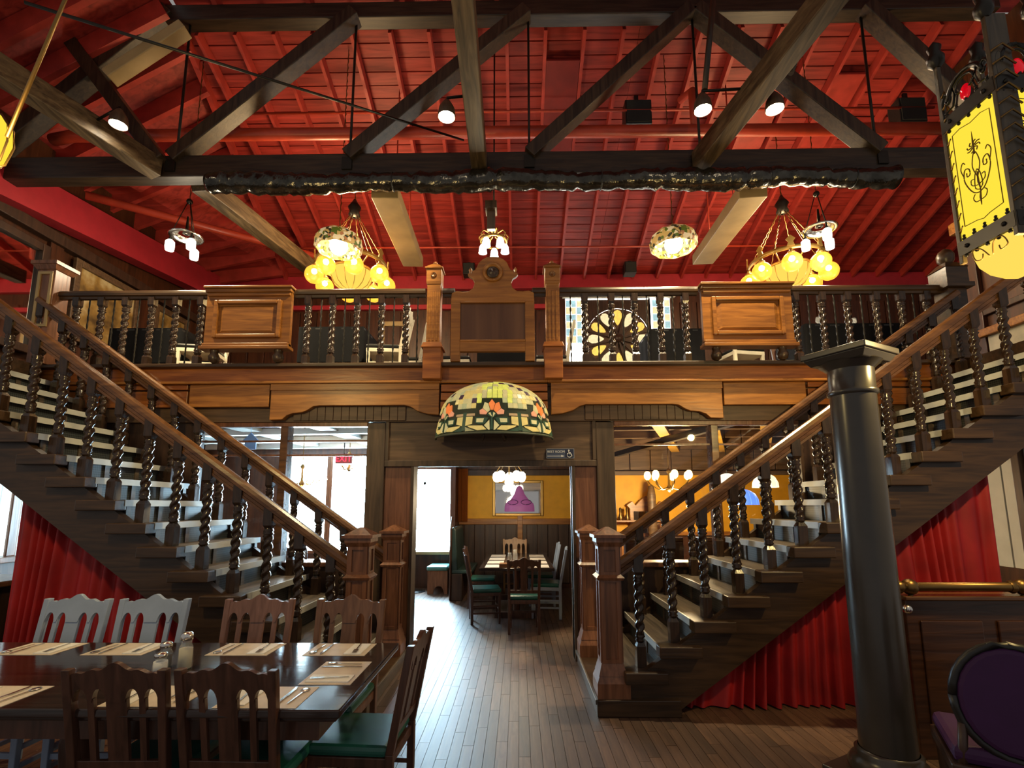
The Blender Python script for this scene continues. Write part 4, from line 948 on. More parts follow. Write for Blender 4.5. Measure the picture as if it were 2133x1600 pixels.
build(rotc(MB().frust((cx_, cy_), .32, .38, 2.51, 2.555).frust((cx_, cy_), .40, .40, 2.555, 2.595)), 'abacus', 'col', T, .006)
build(MB().lathe([(.15, .19), (.17, .175), (.165, .15), (.19, .13), (.21, .10), (.20, .07), (.22, .06)], 40, (cx_, cy_, 0)), 'base_ring', 'col', T)
build(rotc(MB().box(cx_ - .25, cx_ + .25, cy_ - .25, cy_ + .25, 0, .06)), 'plinth', 'col', T, .006)
T = thing('bar_divider', 'dark panelled divider with brass rail to the right of the column', 'divider', (3.7, 3.5, 0))
build(MB().box(2.82, 4.9, 3.44, 3.54, 0, .98), 'panelling', wood('divider_wood', (.03, .011, .004), (.08, .03, .012), .3, 'x'), T, .006)
build(MB().box(2.8, 4.92, 3.40, 3.58, .98, 1.01), 'ledge', 'rail', T, .008)
for k in range(4): build(MB().box(2.9 + k * .5, 3.3 + k * .5, 3.425, 3.44, .15, .85), 'panel', wood('divider_panel_%d' % k, (.035, .012, .005), (.09, .034, .013), .3, 'x'), T, .006)
br = build(MB().tube([(2.78, 3.44, 1.065), (4.95, 3.44, 1.065)], .03, 14), 'brass_rail', 'brass', T)
for x in (2.86, 3.6, 4.4): 
    build(MB().ball((x, 3.44, 1.065), .052, 14, 8).lathe([(.034, -.09), (.044, -.07), (.034, -.05)], 12).xf(lambda a, b, c: (a, b, c) if abs(a) > 1 else (x + c + .0, 3.44 + a, 1.065 + b)), 'rail_collar', 'brass', br)
    build(MB().tube([(x, 3.44, 1.02), (x, 3.45, .98)], .014, 8), 'rail_post', 'brass', br)
build(MB().ball((2.80, 3.40, .93), .03, 12, 7), 'end_knob', 'chrome', T)
single(MB().box(4.9, 6.2, 3.9, 4.0, 0, 1.0).box(4.86, 6.24, 3.86, 4.04, 1.0, 1.05), 'low_counter', 'walld', 'low dark counter behind the brass rail at far right', 'counter', None, .01)
def oval_chair(loc, rz, label):
    T = thing('oval_back_chair', label, 'chair', (0, 0, 0), 'purple oval-back chairs')
    ov = lambda rx, rz_, n=28: [(rx * cos(2 * pi * k / n), .72 + rz_ * sin(2 * pi * k / n)) for k in range(n)]
    build(MB().prism(ov(.20, .235), .20, .25), 'backrest_pad', 'purple', T, .02)
    build(MB().tube([(a, .225, b) for a, b in ov(.212, .246)] + [(.212, .225, .72)], .019, 8), 'back_frame', 'black', T)
    build(MB().box(-.24, .24, -.24, .24, .42, .5), 'seat', 'purple', T, .03)
    build(MB().box(-.25, .25, -.25, .25, .36, .42), 'seat_rail', 'walld', T, .01)
    for a in (-.21, .21):
        for b in (-.21, .21): build(MB().lathe([(.014, 0), (.02, .1), (.028, .36)], 8, (a, b, 0)), 'leg', 'walld', T)
        build(MB().tube([(a, .22, .36), (a * .9, .225, .6)], .02, 6), 'back_post', 'walld', T)
    T.location = loc; T.rotation_euler = (0, 0, rz); return T
oc = oval_chair((2.60, 2.60, 0), radians(150), 'oval-back chair in dark purple velvet right of the column base')
dup(oc, (3.22, 2.72, 0), (0, 0, radians(205)), 'oval-back chair in purple velvet cut by the right edge of the picture')
T = thing('cocktail_table', 'small round dark table between the purple chairs', 'table', (3.02, 2.12, 0))
build(MB().lathe([(.001, .70), (.26, .70), (.27, .715), (.26, .73), (.001, .73)], 28, (3.05, 2.05, 0)), 'table_top', 'table', T); build(MB().lathe([(.18, 0), (.17, .03), (.03, .06), (.03, .70)], 16, (3.05, 2.05, 0)), 'pedestal', 'black', T)

# ================================================================== LONG TABLE WITH CHAIRS
TX0, TX1, TY0, TY1, TZ = -3.5, -.49, 2.19, 3.22, .76
T = thing('dining_table', 'long polished dark wooden dining table set for guests, lower left', 'table', ((TX0 + TX1) / 2, 2.7, 0))
build(MB().box(TX0, TX1, TY0, TY1, TZ - .035, TZ), 'table_top', 'table', T, .006)
build(MB().box(TX0 + .02, TX1 - .02, TY0 + .02, TY1 - .02, TZ - .055, TZ - .035), 'edge_moulding', 'table', T, .006)
build(MB().box(TX0 + .12, TX1 - .12, TY0 + .1, TY0 + .13, TZ - .16, TZ - .055).box(TX0 + .12, TX1 - .12, TY1 - .13, TY1 - .1, TZ - .16, TZ - .055).box(TX1 - .15, TX1 - .12, TY0 + .13, TY1 - .13, TZ - .16, TZ - .055).box(TX0 + .12, TX0 + .15, TY0 + .13, TY1 - .13, TZ - .16, TZ - .055), 'apron', 'chair', T)
for x in (TX0 + .3, -2.0, TX1 - .5):
    build(MB().lathe([(.06, .1), (.045, .15), (.07, .3), (.08, .42), (.05, .55), (.06, .7)], 16, (x, 2.7, 0)), 'pedestal', 'chair', T)
    build(MB().box(x - .05, x + .05, 2.35, 3.05, .0, .1), 'trestle_foot', 'chair', T, .02)
# chair template: sitter faces -Y, back rest at +Y
def arch(x):
    z = .835
    for c, h in ((-.152, .032), (-.072, .034), (.072, .034), (.152, .032)):
        w_ = .030
        if abs(x - c) < w_: z = max(z, .835 + .06 * sqrt(1 - ((x - c) / w_) ** 2))
    return z
def make_chair(label, wd, cushion, group):
    T = thing('dining_chair', label, 'chair', (0, 0, 0), group)
    lean = lambda x, y, z: (x * (1 + .10 * max(0, z - .45)), y + .20 * max(0, z - .46) ** 1.1, z)
    xs_ = [-.185 + .37 * i / 74 for i in range(75)]
    top_ = lambda x: .955 + .055 * exp(-(x / .055) ** 2) + .022 * exp(-((abs(x) - .10) / .035) ** 2) + .010 * exp(-((abs(x) - .165) / .02) ** 2)
    # crest built as a strip so the arched openings stay open
    v = []; f = []
    for x in xs_:
        for y in (.195, .222): v += [(x, y, arch(x)), (x, y, top_(x))]
    for i in range(74):
        o = i * 4; n = o + 4
        f += [(o, n, n + 1, o + 1), (o + 2, o + 3, n + 3, n + 2), (o + 1, n + 1, n + 3, o + 3), (o, o + 2, n + 2, n)]
    f += [(0, 1, 3, 2), (296, 298, 299, 297)]
    build(MB().add(v, f).xf(lean), 'crest_rail', wd, T)
    for s in (-1, 1):
        build(MB().box(s * .203 - .018, s * .203 + .018, .19, .23, .46, .98).add(*cube_pts(s * .203, .21, 0, .46)).xf(lean), 'rear_leg', wd, T, .004)
        build(MB().box(s * .112 - .014, s * .112 + .014, .2, .218, .56, .85).xf(lean), 'side_slat', wd, T)
        build(MB().frust((s * .19, -.19), .03, .042, 0, .42), 'front_leg', wd, T, .004)
        for z in (.14, .24): build(MB().box(s * .192 - .009, s * .192 + .009, -.18, .2, z, z + .025), 'stretcher', wd, T)
    build(MB().box(-.045, .045, .2, .218, .56, .85).xf(lean), 'centre_slat', wd, T)
    build(MB().box(-.19, .19, .198, .222, .53, .575).xf(lean), 'lower_rail', wd, T, .004)
    build(MB().box(-.21, .21, -.215, .215, .39, .44), 'seat_frame', wd, T, .006)
    c = build(MB().box(-.215, .215, -.22, .2, .44, .495), 'seat_cushion', cushion, T, .022)
    build(MB().box(-.19, .19, -.192, -.174, .2, .23), 'front_stretcher', wd, T)
    return T
def cube_pts(x, y, z0, z1):
    m = MB().box(x - .018, x + .018, y - .02, y + .02, z0, z1); return m.v, m.f
pc = make_chair('pale grey chair at the far side of the long table, leftmost', 'pale', 'green', 'chairs at the long table')
pc.location = (-2.76, 3.16, 0); pc.rotation_euler = (0, 0, -.03)
dup(pc, (-2.21, 3.16, 0), (0, 0, .03), 'pale bluish-grey chair at the far side of the long table, second from left')
mc = make_chair('reddish-brown chair at the far side of the long table in front of the stair treads', wood('chair_wood_red', (.16, .075, .055), (.28, .14, .11), .35, 'z'), 'green', 'chairs at the long table')
mc.location = (-1.49, 3.16, 0); mc.rotation_euler = (0, 0, .03)
bc_ = make_chair('tan-brown chair at the far side of the long table in front of the newel post', 'chairm', 'green', 'chairs at the long table')
bc_.location = (-.885, 3.15, 0); bc_.rotation_euler = (0, 0, -.04)
dc = make_chair('dark brown chair seen from behind, left of the two in the foreground', 'chair', 'green', 'chairs at the long table')
dc.location = (-1.43, 2.45, 0); dc.rotation_euler = (0, 0, pi + .02); dc.scale = (.93, .95, .95)
dup(dc, (-.95, 2.45, 0), (0, 0, pi - .03), 'dark brown chair seen from behind, right of the two in the foreground')
dup(dc, (-.545, 2.73, 0), (0, 0, -pi / 2 - .06), 'dark brown chair seen side-on at the right end of the long table')
# place settings
FORK = MB().bar((0, -.09, .004), (0, .03, .004), .008, .003).prism([(-.012, .03), (.012, .03), (.013, .06), (-.013, .06)], .003, .006, 'xy')
for q in (-.01, -.0033, .0033, .01): FORK.bar((q, .06, .0045), (q, .095, .0045), .0035, .002)
KNIFE = MB().bar((0, -.1, .004), (0, 0, .004), .012, .005).prism([(-.006, 0), (.008, 0), (.009, .09), (0, .115), (-.006, .11)], .003, .0055, 'xy')
SPOON = MB().bar((0, -.09, .004), (0, .04, .004), .007, .003).ball((0, .07, .005), .02, 12, 6, .18).xf(lambda x, y, z: (x, y if y < .045 else .07 + (y - .07) * 1.4, z))
src_ = {}
for n_, mb in (('fork', FORK), ('knife', KNIFE), ('spoon', SPOON)):
    me = mb.mesh(n_); me.materials.append(M['chrome']); src_[n_] = me
MAT = MB().box(-.178, .178, -.125, .125, 0, .002).mesh('placemat'); MAT.materials.append(M['paper'])
NAP = MB().box(-.05, .05, -.105, .105, 0, .005).mesh('napkin'); NAP.materials.append(M['napkin'])
def put(me, name, loc, rz, lab, cat, grp):
    o = bpy.data.objects.new(name, me); COL.objects.link(o); o.location = loc; o.rotation_euler = (0, 0, rz); tag(o, lab, cat, grp); return o
SET = [(-2.60, 3.07, pi, 'before the leftmost pale grey chair'), (-2.08, 3.07, pi, 'before the second pale chair'), (-1.36, 3.07, pi, 'before the reddish-brown chair'), (-.80, 3.07, pi, 'before the tan-brown chair'),
       (-.67, 2.66, pi / 2, 'at the right end of the long table'), (-2.12, 2.33, 0, 'on the near side at the left edge'), (-1.36, 2.34, 0, 'behind the left foreground chair'), (-.86, 2.33, 0, 'behind the right foreground chair')]
for x, y, rz, where in SET:
    put(MAT, 'placemat', (x, y, TZ), rz, 'tan paper placemat ' + where, 'placemat', 'placemats on the long table')
    def at(u, v): return (x + u * cos(rz) - v * sin(rz), y + u * sin(rz) + v * cos(rz))
    put(NAP, 'napkin', (*at(-.10, 0), TZ + .002), rz, 'folded white paper napkin on the placemat ' + where, 'napkin', 'napkins on the long table')
    put(src_['fork'], 'fork', (*at(-.10, 0), TZ + .006), rz + .1, 'steel fork on the napkin ' + where, 'fork', 'forks on the long table')
    put(src_['knife'], 'knife', (*at(.08, 0), TZ + .001), rz, 'steel table knife on the placemat ' + where, 'knife', 'knives on the long table')
    put(src_['spoon'], 'spoon', (*at(.13, .005), TZ + .001), rz - .06, 'steel spoon on the placemat ' + where, 'spoon', 'spoons on the long table')
M['clear'] = glassy('clear_glass', (.85, .88, .85), .05, .25)
def shaker(x, y, h, fill, lab, m=None):
    T = thing('glass_shaker', lab, 'shaker', (x, y, TZ), 'shakers on the long table')
    build(MB().lathe([(.001, 0), (.034, 0), (.036, .01), (.034, h * .55), (.024, h * .68), (.026, h * .8)], 16, (x, y, TZ)), 'jar', 'clear', T)
    build(MB().lathe([(.001, .004), (.03, .004), (.031, h * fill), (.001, h * fill)], 14, (x, y, TZ)), 'contents', m or plain('sugar', (.75, .68, .5), .8), T)
    build(MB().lathe([(.028, h * .78), (.03, h * .8), (.03, h * .92), (.02, h * .99), (.001, h)], 16, (x, y, TZ)), 'lid', 'chrome', T)
shaker(-1.50, 2.72, .185, .55, 'tall glass sugar shaker with metal lid on the long table'); shaker(-1.62, 2.74, .13, .5, 'short glass shaker left of the tall sugar shaker', plain('pepper', (.06, .05, .04), .8)); shaker(-1.56, 2.62, .11, .6, 'short glass salt shaker in front of the tall sugar shaker', M['napkin'])
T = thing('side_cabinet', 'dark wooden cabinet at the far left behind the red curtain', 'cabinet', (-4.9, 4.6, 0))
build(MB().box(-5.6, -4.35, 4.4, 4.9, 0, .9), 'body', 'walld', T, .01); build(MB().box(-5.65, -4.3, 4.36, 4.94, .9, .95), 'top', 'newel', T, .01)
for k in range(2): build(MB().box(-5.5 + k * .58, -5.0 + k * .58, 4.385, 4.4, .1, .82), 'door', 'wall', T, .006)

# ================================================================== REAR DINING ROOM SEEN THROUGH THE PASSAGE
T = thing('rear_table', 'dining table set with paper mats in the rear room beyond the passage', 'table', (.22, 8.2, 0))
build(MB().box(-.30, .75, 7.05, 9.3, .715, .75), 'table_top', 'table', T, .006)
for y in (7.5, 8.9): build(MB().lathe([(.05, .08), (.06, .3), (.04, .5), (.06, .715)], 12, (.22, y, 0)).box(-.1, .54, y - .05, y + .05, 0, .08), 'pedestal', 'chair', T)
WM = wood('chair_orange', (.25, .10, .025), (.4, .18, .05), .4, 'z')
r0 = dup(dc, (.32, 6.72, 0), (0, 0, pi), 'dark chair with its back to the passage at the near end of the rear table', 'chairs at the rear table')
dup(dc, (-.22, 7.25, 0), (0, 0, pi / 2 + .15), 'chair with green seat at the near left side of the rear table', 'chairs at the rear table')
dup(dc, (-.34, 8.3, 0), (0, 0, pi / 2), 'chair at the far left side of the rear table beside the booth', 'chairs at the rear table')
wc = dup(pc, (.66, 7.6, 0), (0, 0, -pi / 2 - .1), 'chair coloured pale as if daylit at the near right side of the rear table', 'chairs at the rear table')  # pale copies: daylight on these two chairs is put into their colour
dup(pc, (.62, 8.5, 0), (0, 0, -pi / 2), 'chair coloured pale as if daylit at the far right side of the rear table', 'chairs at the rear table')
ec = make_chair('orange-brown chair facing the passage at the far end of the rear table', WM, 'green', 'chairs at the rear table'); ec.location = (.18, 9.42, 0)
for k, y in enumerate((7.3, 7.8, 8.3, 8.8)):
    for s, x in ((-1, -.10), (1, .56)):
        put(MAT, 'placemat', (x, y, .75), pi / 2, 'paper placemat number %s along the %s side of the rear table' % (('one', 'two', 'three', 'four')[k], 'left' if s < 0 else 'right'), 'placemat', 'placemats on the rear table')
for x, y, h, lab in ((.12, 7.5, .17, 'glass shaker at the near end of the rear table'), (.2, 7.7, .2, 'taller glass shaker on the rear table')):
    single(MB().lathe([(.001, .75), (.034, .75), (.034, .75 + h * .7), (.026, .75 + h * .8), (.026, .75 + h), (.001, .75 + h)], 12, (x, y, 0)), 'glass_shaker', 'clear', lab, 'shaker', 'shakers on the rear table')
single(MB().box(-.02, .22, 7.12, 7.3, .75, .80), 'menu_box', 'carved', 'small wooden menu box at the near end of the rear table', 'box')
T = thing('booth_bench', 'wooden booth bench with teal seat by the rear window', 'bench', (-1.2, 9.7, 0))
side = [(-1.50, 0), (-1.34, 0)] + [(-1.25 + .09 * -cos(t), .13 * sin(t)) for t in [pi * k / 8 for k in range(9)]] + [(-1.02, 0), (-1.02, .42), (-1.45, .42)]
build(MB().prism([(-1.44, 0), (-1.34, 0)] + [(-1.23 - .10 * cos(pi * k / 8), .15 * sin(pi * k / 8)) for k in range(9)] + [(-1.07, 0), (-1.07, .42), (-1.44, .42)], 9.42, 9.48), 'end_board', 'newel', T)
build(MB().box(-1.44, -1.07, 9.48, 10.02, .36, .42), 'seat_board', 'newel', T)
build(MB().box(-1.46, -1.07, 9.40, 10.02, .42, .50), 'seat_cushion', plain('teal_vinyl', (.10, .28, .28), .35), T, .025)
T = thing('booth_settee', 'tall dark upholstered booth back beside the rear table', 'bench', (-.78, 9.3, 0))
build(MB().box(-.94, -.72, 8.75, 9.9, 0, .45), 'base', 'walld', T, .01); build(MB().box(-.94, -.55, 8.75, 9.9, .45, .52), 'seat_cushion', plain('dark_green_vinyl', (.02, .05, .045), .4), T, .02)
build(MB().prism([(-.94, .5), (-.80, .5), (-.84, 1.2), (-.88, 1.25), (-.94, 1.2)], 8.75, 9.9), 'back_cushion', plain('dark_green_vinyl2', (.02, .045, .04), .4), T, .02)
build(MB().tube([(-.92, 8.72, .02), (-.92, 8.72, 1.2), (-.90, 8.72, 1.42)], .02, 8), 'end_scroll', 'chair', T)
T = thing('wall_mirror', 'gold-framed mirror on the yellow wall of the rear room', 'mirror', (.24, 10.04, 1.43))
build(MB().box(-.24, .72, 10.045, 10.06, 1.44, 2.09), 'mirror_glass', 'silver', T); build(MB().frame(-.27, .75, 1.41, 2.12, .055, 10.02, 10.065), 'gilded_frame', 'gold', T, .01)
T = thing('reflected_lamp', 'purple fringed silk lampshade standing in for a reflection in the gold-framed mirror', 'pendant lamp', (.28, 9.85, 1.5))  # built before the mirror in place of the lamp's reflection
PS = plain('purple_silk', (.24, .07, .20), .6, emis=(.3, .08, .22), es=.25)
prof = [(.02, 2.0), (.06, 1.96), (.10, 1.84), (.19, 1.72), (.27, 1.66), (.29, 1.60)]
build(MB().lathe(prof, 24, (.27, 9.78, 0)).xf(lambda x, y, z: (x, 9.78 + (y - 9.78) * .75, z)), 'shade', PS, T)
build(MB().lathe([(.29, 1.60), (.295, 1.50)], 48, (.27, 9.78, 0)).xf(lambda x, y, z: (x, 9.78 + (y - 9.78) * .75, z + (.02 * sin(24 * math.atan2(y - 9.78, x - .27)) if z < 1.55 else 0))), 'fringe', PS, T)
for s in (-1, 1): build(MB().tube([(.27 + s * .13 + .10 * cos(t), 9.58, 1.68 + .045 * sin(t)) for t in [2 * pi * k / 16 for k in range(17)]], .006, 5), 'loop_trim', 'purple', T)
build(MB().tube([(.27, 9.78, 2.0), (.27, 9.78, 2.93)], .006, 5), 'cord', 'iron', T)
T = thing('tulip_chandelier', 'small chandelier of frosted tulip shades hanging in the passage room', 'chandelier', (.11, 7.6, 1.8))
for k in range(5):
    a = 2 * pi * k / 5 + .3; gx, gy = .11 + (.2 * cos(a)), 7.6 + .2 * sin(a)
    s_ = build(MB().lathe([(.03, .06), (.06, .03), (.068, -.03), (.05, -.08), (.02, -.1)], 12, (gx, gy, 2.07)), 'tulip_shade', 'frost', T)
    build(MB().tube([(.11, 7.6, 2.22), (.11 + .12 * cos(a), 7.6 + .12 * sin(a), 2.26), (gx, gy, 2.14)], .008, 6), 'arm', 'brass', T)
build(MB().lathe([(.02, .1), (.06, .05), (.07, -.02), (.04, -.10), (.001, -.13)], 12, (.11, 7.6, 1.98)), 'centre_shade', 'frost', T)
build(MB().tube([(.11, 7.6, 2.05), (.11, 7.6, 2.93)], .012, 6), 'stem', 'brass', T)
point('tulip_light', (.11, 7.6, 1.7), 34, (1, .8, .5), .15)
for k, x in enumerate((-.93, -.86, -.80)): single(MB().lathe([(.035, 1.3), (.04, 1.8), (.035, 2.4)], 10, (x, 9.55, 0)) if False else MB().prism([(x - .03 + .06 * i / 12, 9.98 + .02 * sin(i * 1.6)) for i in range(13)] + [(x + .03, 10.02), (x - .03, 10.02)], 1.3, 2.36, 'xy'), 'drape_fold', plain('orange_drape', (.45, .14, .03), .6), 'narrow orange drape fold %s beside the yellow wall' % ('nearest the window', 'in the middle', 'nearest the yellow paint')[k], 'curtain', 'orange drape folds')
single(MB().lathe([(.001, .001), (.22, .001), (.22, .01), (.001, .01)], 24, (-1.75, 9.7, 0)), 'floor_mat', 'black', 'dark round mat edge on the floor below the rear window', 'mat')
single(MB().tube([(-1.62, 10.0, 2.18), (-1.62, 9.98, 2.1), (-1.62, 9.9, 2.08)], .012, 6).ball((-1.62, 9.9, 2.06), .035, 8, 5), 'window_hook', 'iron', 'small dark lamp hook hanging in the bright rear window', 'hook')

# ================================================================== GROUND-FLOOR ROOM SEEN THROUGH THE LEFT GLAZING
cl = struct(MB().box(XL, -1.0, 5.7, YB, 2.88, 2.93), 'ceiling_rear_left', plain('pale_ceiling', (.34, .34, .32), .7, var=.3, scale=2))
for k in range(5):
    build(MB().bar((-6.2, 6.3 + k * .95, 2.82), (-1.2, 5.9 + k * .95, 2.82), .12, .1), 'white_beam', 'white', cl)
for k in range(3): build(MB().bar((-5.6 + k * 1.3, 5.8, 2.84), (-5.2 + k * 1.3, 10, 2.84), .3, .06), 'grey_duct', plain('grey_duct_%d' % k, (.22, .23, .22), .5), cl)
def branch_chandelier(c, label, n=6, r=.34, group='small branch chandeliers', up=False, mt='bulbs', e=15):
    x, y, z = c; T = thing('branch_chandelier', label, 'chandelier', (x, y, z - .2), group)
    build(MB().lathe([(.001, -.2), (.03, -.18), (.05, -.14), (.02, -.08), (.015, .1), (.04, .14), (.02, .18)], 12, c), 'stem', 'brass', T)
    build(MB().tube([(x, y, z + .15), (x, y, 2.88)], .008, 5), 'rod', 'brass', T)
    for k in range(n):
        a = 2 * pi * k / n + .2; gx, gy = x + r * cos(a), y + r * sin(a)
        build(MB().tube([(x, y, z - .12), (x + r * .5 * cos(a), y + r * .5 * sin(a), z - .16), (x + r * .9 * cos(a), y + r * .9 * sin(a), z - .06), (gx, gy, z + .0)], .009, 6), 'arm', 'brass', T)
        build(MB().lathe([(.02, 0), (.05, .03), (.058, .07), (.045, .12), (.02, .14)] if up else [(.02, .04), (.04, .01), (.055, -.04), (.065, -.07)], 12, (gx, gy, z)), 'glass_shade', mt, T)
    if e: point('branch_light', (x, y, z - .35), e, (1, .75, .4), .15)
branch_chandelier((-3.35, 8.2, 2.12), 'branch chandelier with glowing cups before the bright left windows')
branch_chandelier((-2.95, 9.3, 2.45), 'small globe chandelier high near the reflected red exit sign', 5, .2, e=0)
T = thing('reflected_exit_sign', 'red EXIT sign standing in for its reflection in the left glazing', 'sign', (-2.95, 9.0, 2.36))  # sign modelled in place of its reflection in the glass
build(MB().box(-3.10, -2.80, 8.98, 9.03, 2.38, 2.56), 'housing', plain('exit_housing', (.2, .02, .02), .5), T)
M['exitr'] = glow('exit_red', (1, .03, .06), 2.2)
text_mesh('EXIT', .15, 'lettering', 'exitr', T, (-2.95, 8.975, 2.42), align='CENTER')
build(MB().tube([(-2.95, 9.0, 2.56), (-2.95, 9.0, 2.88)], .01, 5), 'hanger', 'black', T)
single(MB().prism([(-3.68, 2.42), (-3.52, 2.42), (-3.52, 2.53), (-3.47, 2.53), (-3.60, 2.66), (-3.73, 2.53), (-3.68, 2.53)], 7.0, 7.02).tube([(-3.6, 7.01, 2.64), (-3.6, 7.01, 2.86)], .004, 5), 'arrow_sign', plain('arrow_blue', (.25, .42, .75), .5), 'pale blue arrow sign hanging below the left room ceiling', 'sign')
for k, (x, y, r, lab) in enumerate(((-2.35, 8.6, pi, 'dark chair silhouetted against the bright left windows'), (-1.85, 8.4, pi + .4, 'dark chair beside the silhouetted one near the left windows'), (-3.4, 8.7, pi - .3, 'dark chair left of the silhouetted one behind the stair balusters'))):
    dup(dc, (x, y, 0), (0, 0, r), lab, 'chairs in the left rear room')
T = thing('window_table', 'table with glassware in front of the bright left windows', 'table', (-2.6, 7.8, 0))
build(MB().box(-3.3, -1.9, 7.3, 8.2, .72, .76), 'table_top', 'table', T, .006); build(MB().lathe([(.2, 0), (.04, .06), (.04, .72)], 12, (-2.6, 7.75, 0)), 'pedestal', 'black', T)
for k in range(5):
    x = -3.0 + k * .24
    single(MB().lathe([(.03, 0), (.005, .01), (.005, .08), (.035, .12), (.03, .18)], 12, (x, 7.6 + .05 * (k % 2), .76)), 'wine_glass', 'clear', 'wine glass %s from the left on the table by the left windows' % ('first', 'second', 'third', 'fourth', 'fifth')[k], 'glass', 'glasses on the window table')
single(MB().box(-4.85, -4.72, 6.6, 6.7, 0, 2.5), 'red_post', plain('red_post_wood', (.35, .08, .05), .45), 'slim red wooden post behind the left glazing', 'post')

# ================================================================== GROUND-FLOOR ROOM SEEN THROUGH THE RIGHT GLAZING
cr = struct(MB().box(1.6, XR, 5.7, YB, 2.88, 2.93), 'ceiling_rear_right', plain('brown_ceiling', (.16, .07, .025), .6, var=.3, scale=2))
for k in range(5): build(MB().bar((1.7, 6.5 + k * .9, 2.80), (6.1, 6.2 + k * .9, 2.80), .12, .14), 'ceiling_beam', 'header', cr)
for k in range(3): build(MB().bar((1.9 + k * .7, 6.0, 2.70), (3.4 + k * .9, 9.9, 2.70), .16, .05), 'yellow_batten', plain('batten_%d' % k, (.62, .34, .04), .6), cr)
build(MB().bar((2.9, 5.9, 2.62), (2.2, 9.8, 2.62), .09, .09), 'dark_duct', 'black', cr)
branch_chandelier((2.67, 8.0, 2.02), 'warm branch chandelier with upright shades in the yellow rear room', 7, .33, up=True, mt=glow('warm_shade', (1, .72, .25), 3.2), e=130)
T = thing('sideboard', 'carved sideboard with arched mirror against the yellow wall', 'sideboard', (2.7, 9.85, 0))
build(MB().box(2.15, 3.3, 9.6, 10.02, 0, .95), 'body', 'newel', T, .01); build(MB().box(2.1, 3.35, 9.56, 10.03, .95, 1.0), 'top', 'carved', T, .01)
for k in range(2): build(MB().box(2.2 + k * .55, 2.7 + k * .55, 9.585, 9.6, .12, .85), 'door', 'carved', T, .006)
build(MB().prism([(2.45, 1.0), (3.1, 1.0), (3.1, 1.55), (3.16, 1.62), (3.05, 1.70), (2.98, 1.62), (2.9, 1.72), (2.78, 1.80), (2.66, 1.72), (2.57, 1.62), (2.5, 1.70), (2.39, 1.62), (2.45, 1.55)], 9.9, 9.98), 'mirror_back', 'carved', T, .006)
build(MB().box(2.52, 3.03, 9.89, 9.9, 1.08, 1.5), 'mirror_glass', 'silver', T)
build(MB().box(2.1, 3.35, 9.7, 10.0, 1.3, 1.33), 'shelf', 'carved', T)
single(MB().lathe([(.05, 1.0), (.09, 1.1), (.075, 1.5), (.08, 1.8), (.05, 1.98), (.001, 2.0)], 14, (2.78, 9.5, 0)), 'tall_urn', 'header', 'tall dark urn standing before the sideboard mirror', 'urn')
for k, x in enumerate((2.25, 2.38)): single(MB().lathe([(.04, 1.33), (.05, 1.38), (.02, 1.46), (.03, 1.55), (.001, 1.58)], 10, (x, 9.85, 0)), 'decanter', 'brass', 'brass ornament %s end of the sideboard shelf' % ('at the left', 'second from the left')[k], 'ornament', 'sideboard ornaments')
def dome_pendant(c, col, label, r=.2):
    x, y, z = c; T = thing('dome_pendant', label, 'pendant lamp', (x, y, z - .16), 'dome pendants'); m = plain('pendant_' + label[:9], col, .3, emis=col, es=.9)
    n = 12
    for k in range(n):
        a0, a1 = 2 * pi * k / n + .02, 2 * pi * (k + 1) / n - .02
        build(MB().lathe([(r, -.14), (r * .96, -.06), (r * .75, .03), (r * .4, .08), (.03, .1)], 3, c, True, a0, a1), 'glass_segment', m, T)
    build(MB().ball((x, y, z - .06), .05, 10, 6), 'bulb', 'bulbs', T)
    build(MB().tube([(x, y, z + .1), (x, y, 2.88)], .007, 5), 'cord', 'iron', T)
dome_pendant((3.87, 8.0, 1.76), (.10, .22, .75), 'cobalt blue glass dome pendant behind the right balusters')
dome_pendant((4.3, 8.2, 2.04), (.8, .7, .45), 'cream glass dome pendant right of the blue one')
dome_pendant((3.35, 7.4, 1.98), (.75, .72, .6), 'ivory glass dome pendant left of the blue one', .22)
for k, x in enumerate((1.7, 2.65, 3.6)):
    T = thing('rear_booth', 'upholstered booth %s below the right glazing' % ('nearest the passage', 'in the middle', 'furthest from the passage')[k], 'bench', (x + .4, 6.6, 0), 'booths in the right rear room')
    build(MB().box(x, x + .8, 6.4, 6.95, 0, .45), 'base', 'walld', T, .01); build(MB().box(x, x + .8, 6.38, 6.9, .45, .55), 'seat_cushion', 'green', T, .03)
    build(MB().box(x, x + .8, 6.9, 7.0, .45, 1.12), 'back_board', 'wall', T, .02); build(MB().tube([(x, 6.95, 1.14), (x + .8, 6.95, 1.14)], .04, 8), 'back_roll', 'rail', T)
for k, x in enumerate((1.55, 1.9)): single(MB().lathe([(.12, 1.01), (.10, 1.05), (.02, 1.12), (.06, 1.18), (.001, 1.2)], 14, (x, 5.57, 0)) if False else MB().lathe([(.05, 1.01), (.06, 1.03), (.02, 1.06), (.035, 1.1), (.001, 1.13)], 12, (x, 5.62, 0)), 'ledge_ornament', 'newel', 'small turned ornament on the right window ledge, %s' % ('nearer the post', 'further right')[k], 'ornament', 'ledge ornaments')
single(MB().box(5.0, 5.6, 7.9, 8.4, 0, 1.1), 'service_cupboard', 'header', 'plain wooden cupboard deep in the right rear room', 'cupboard', None, .01)

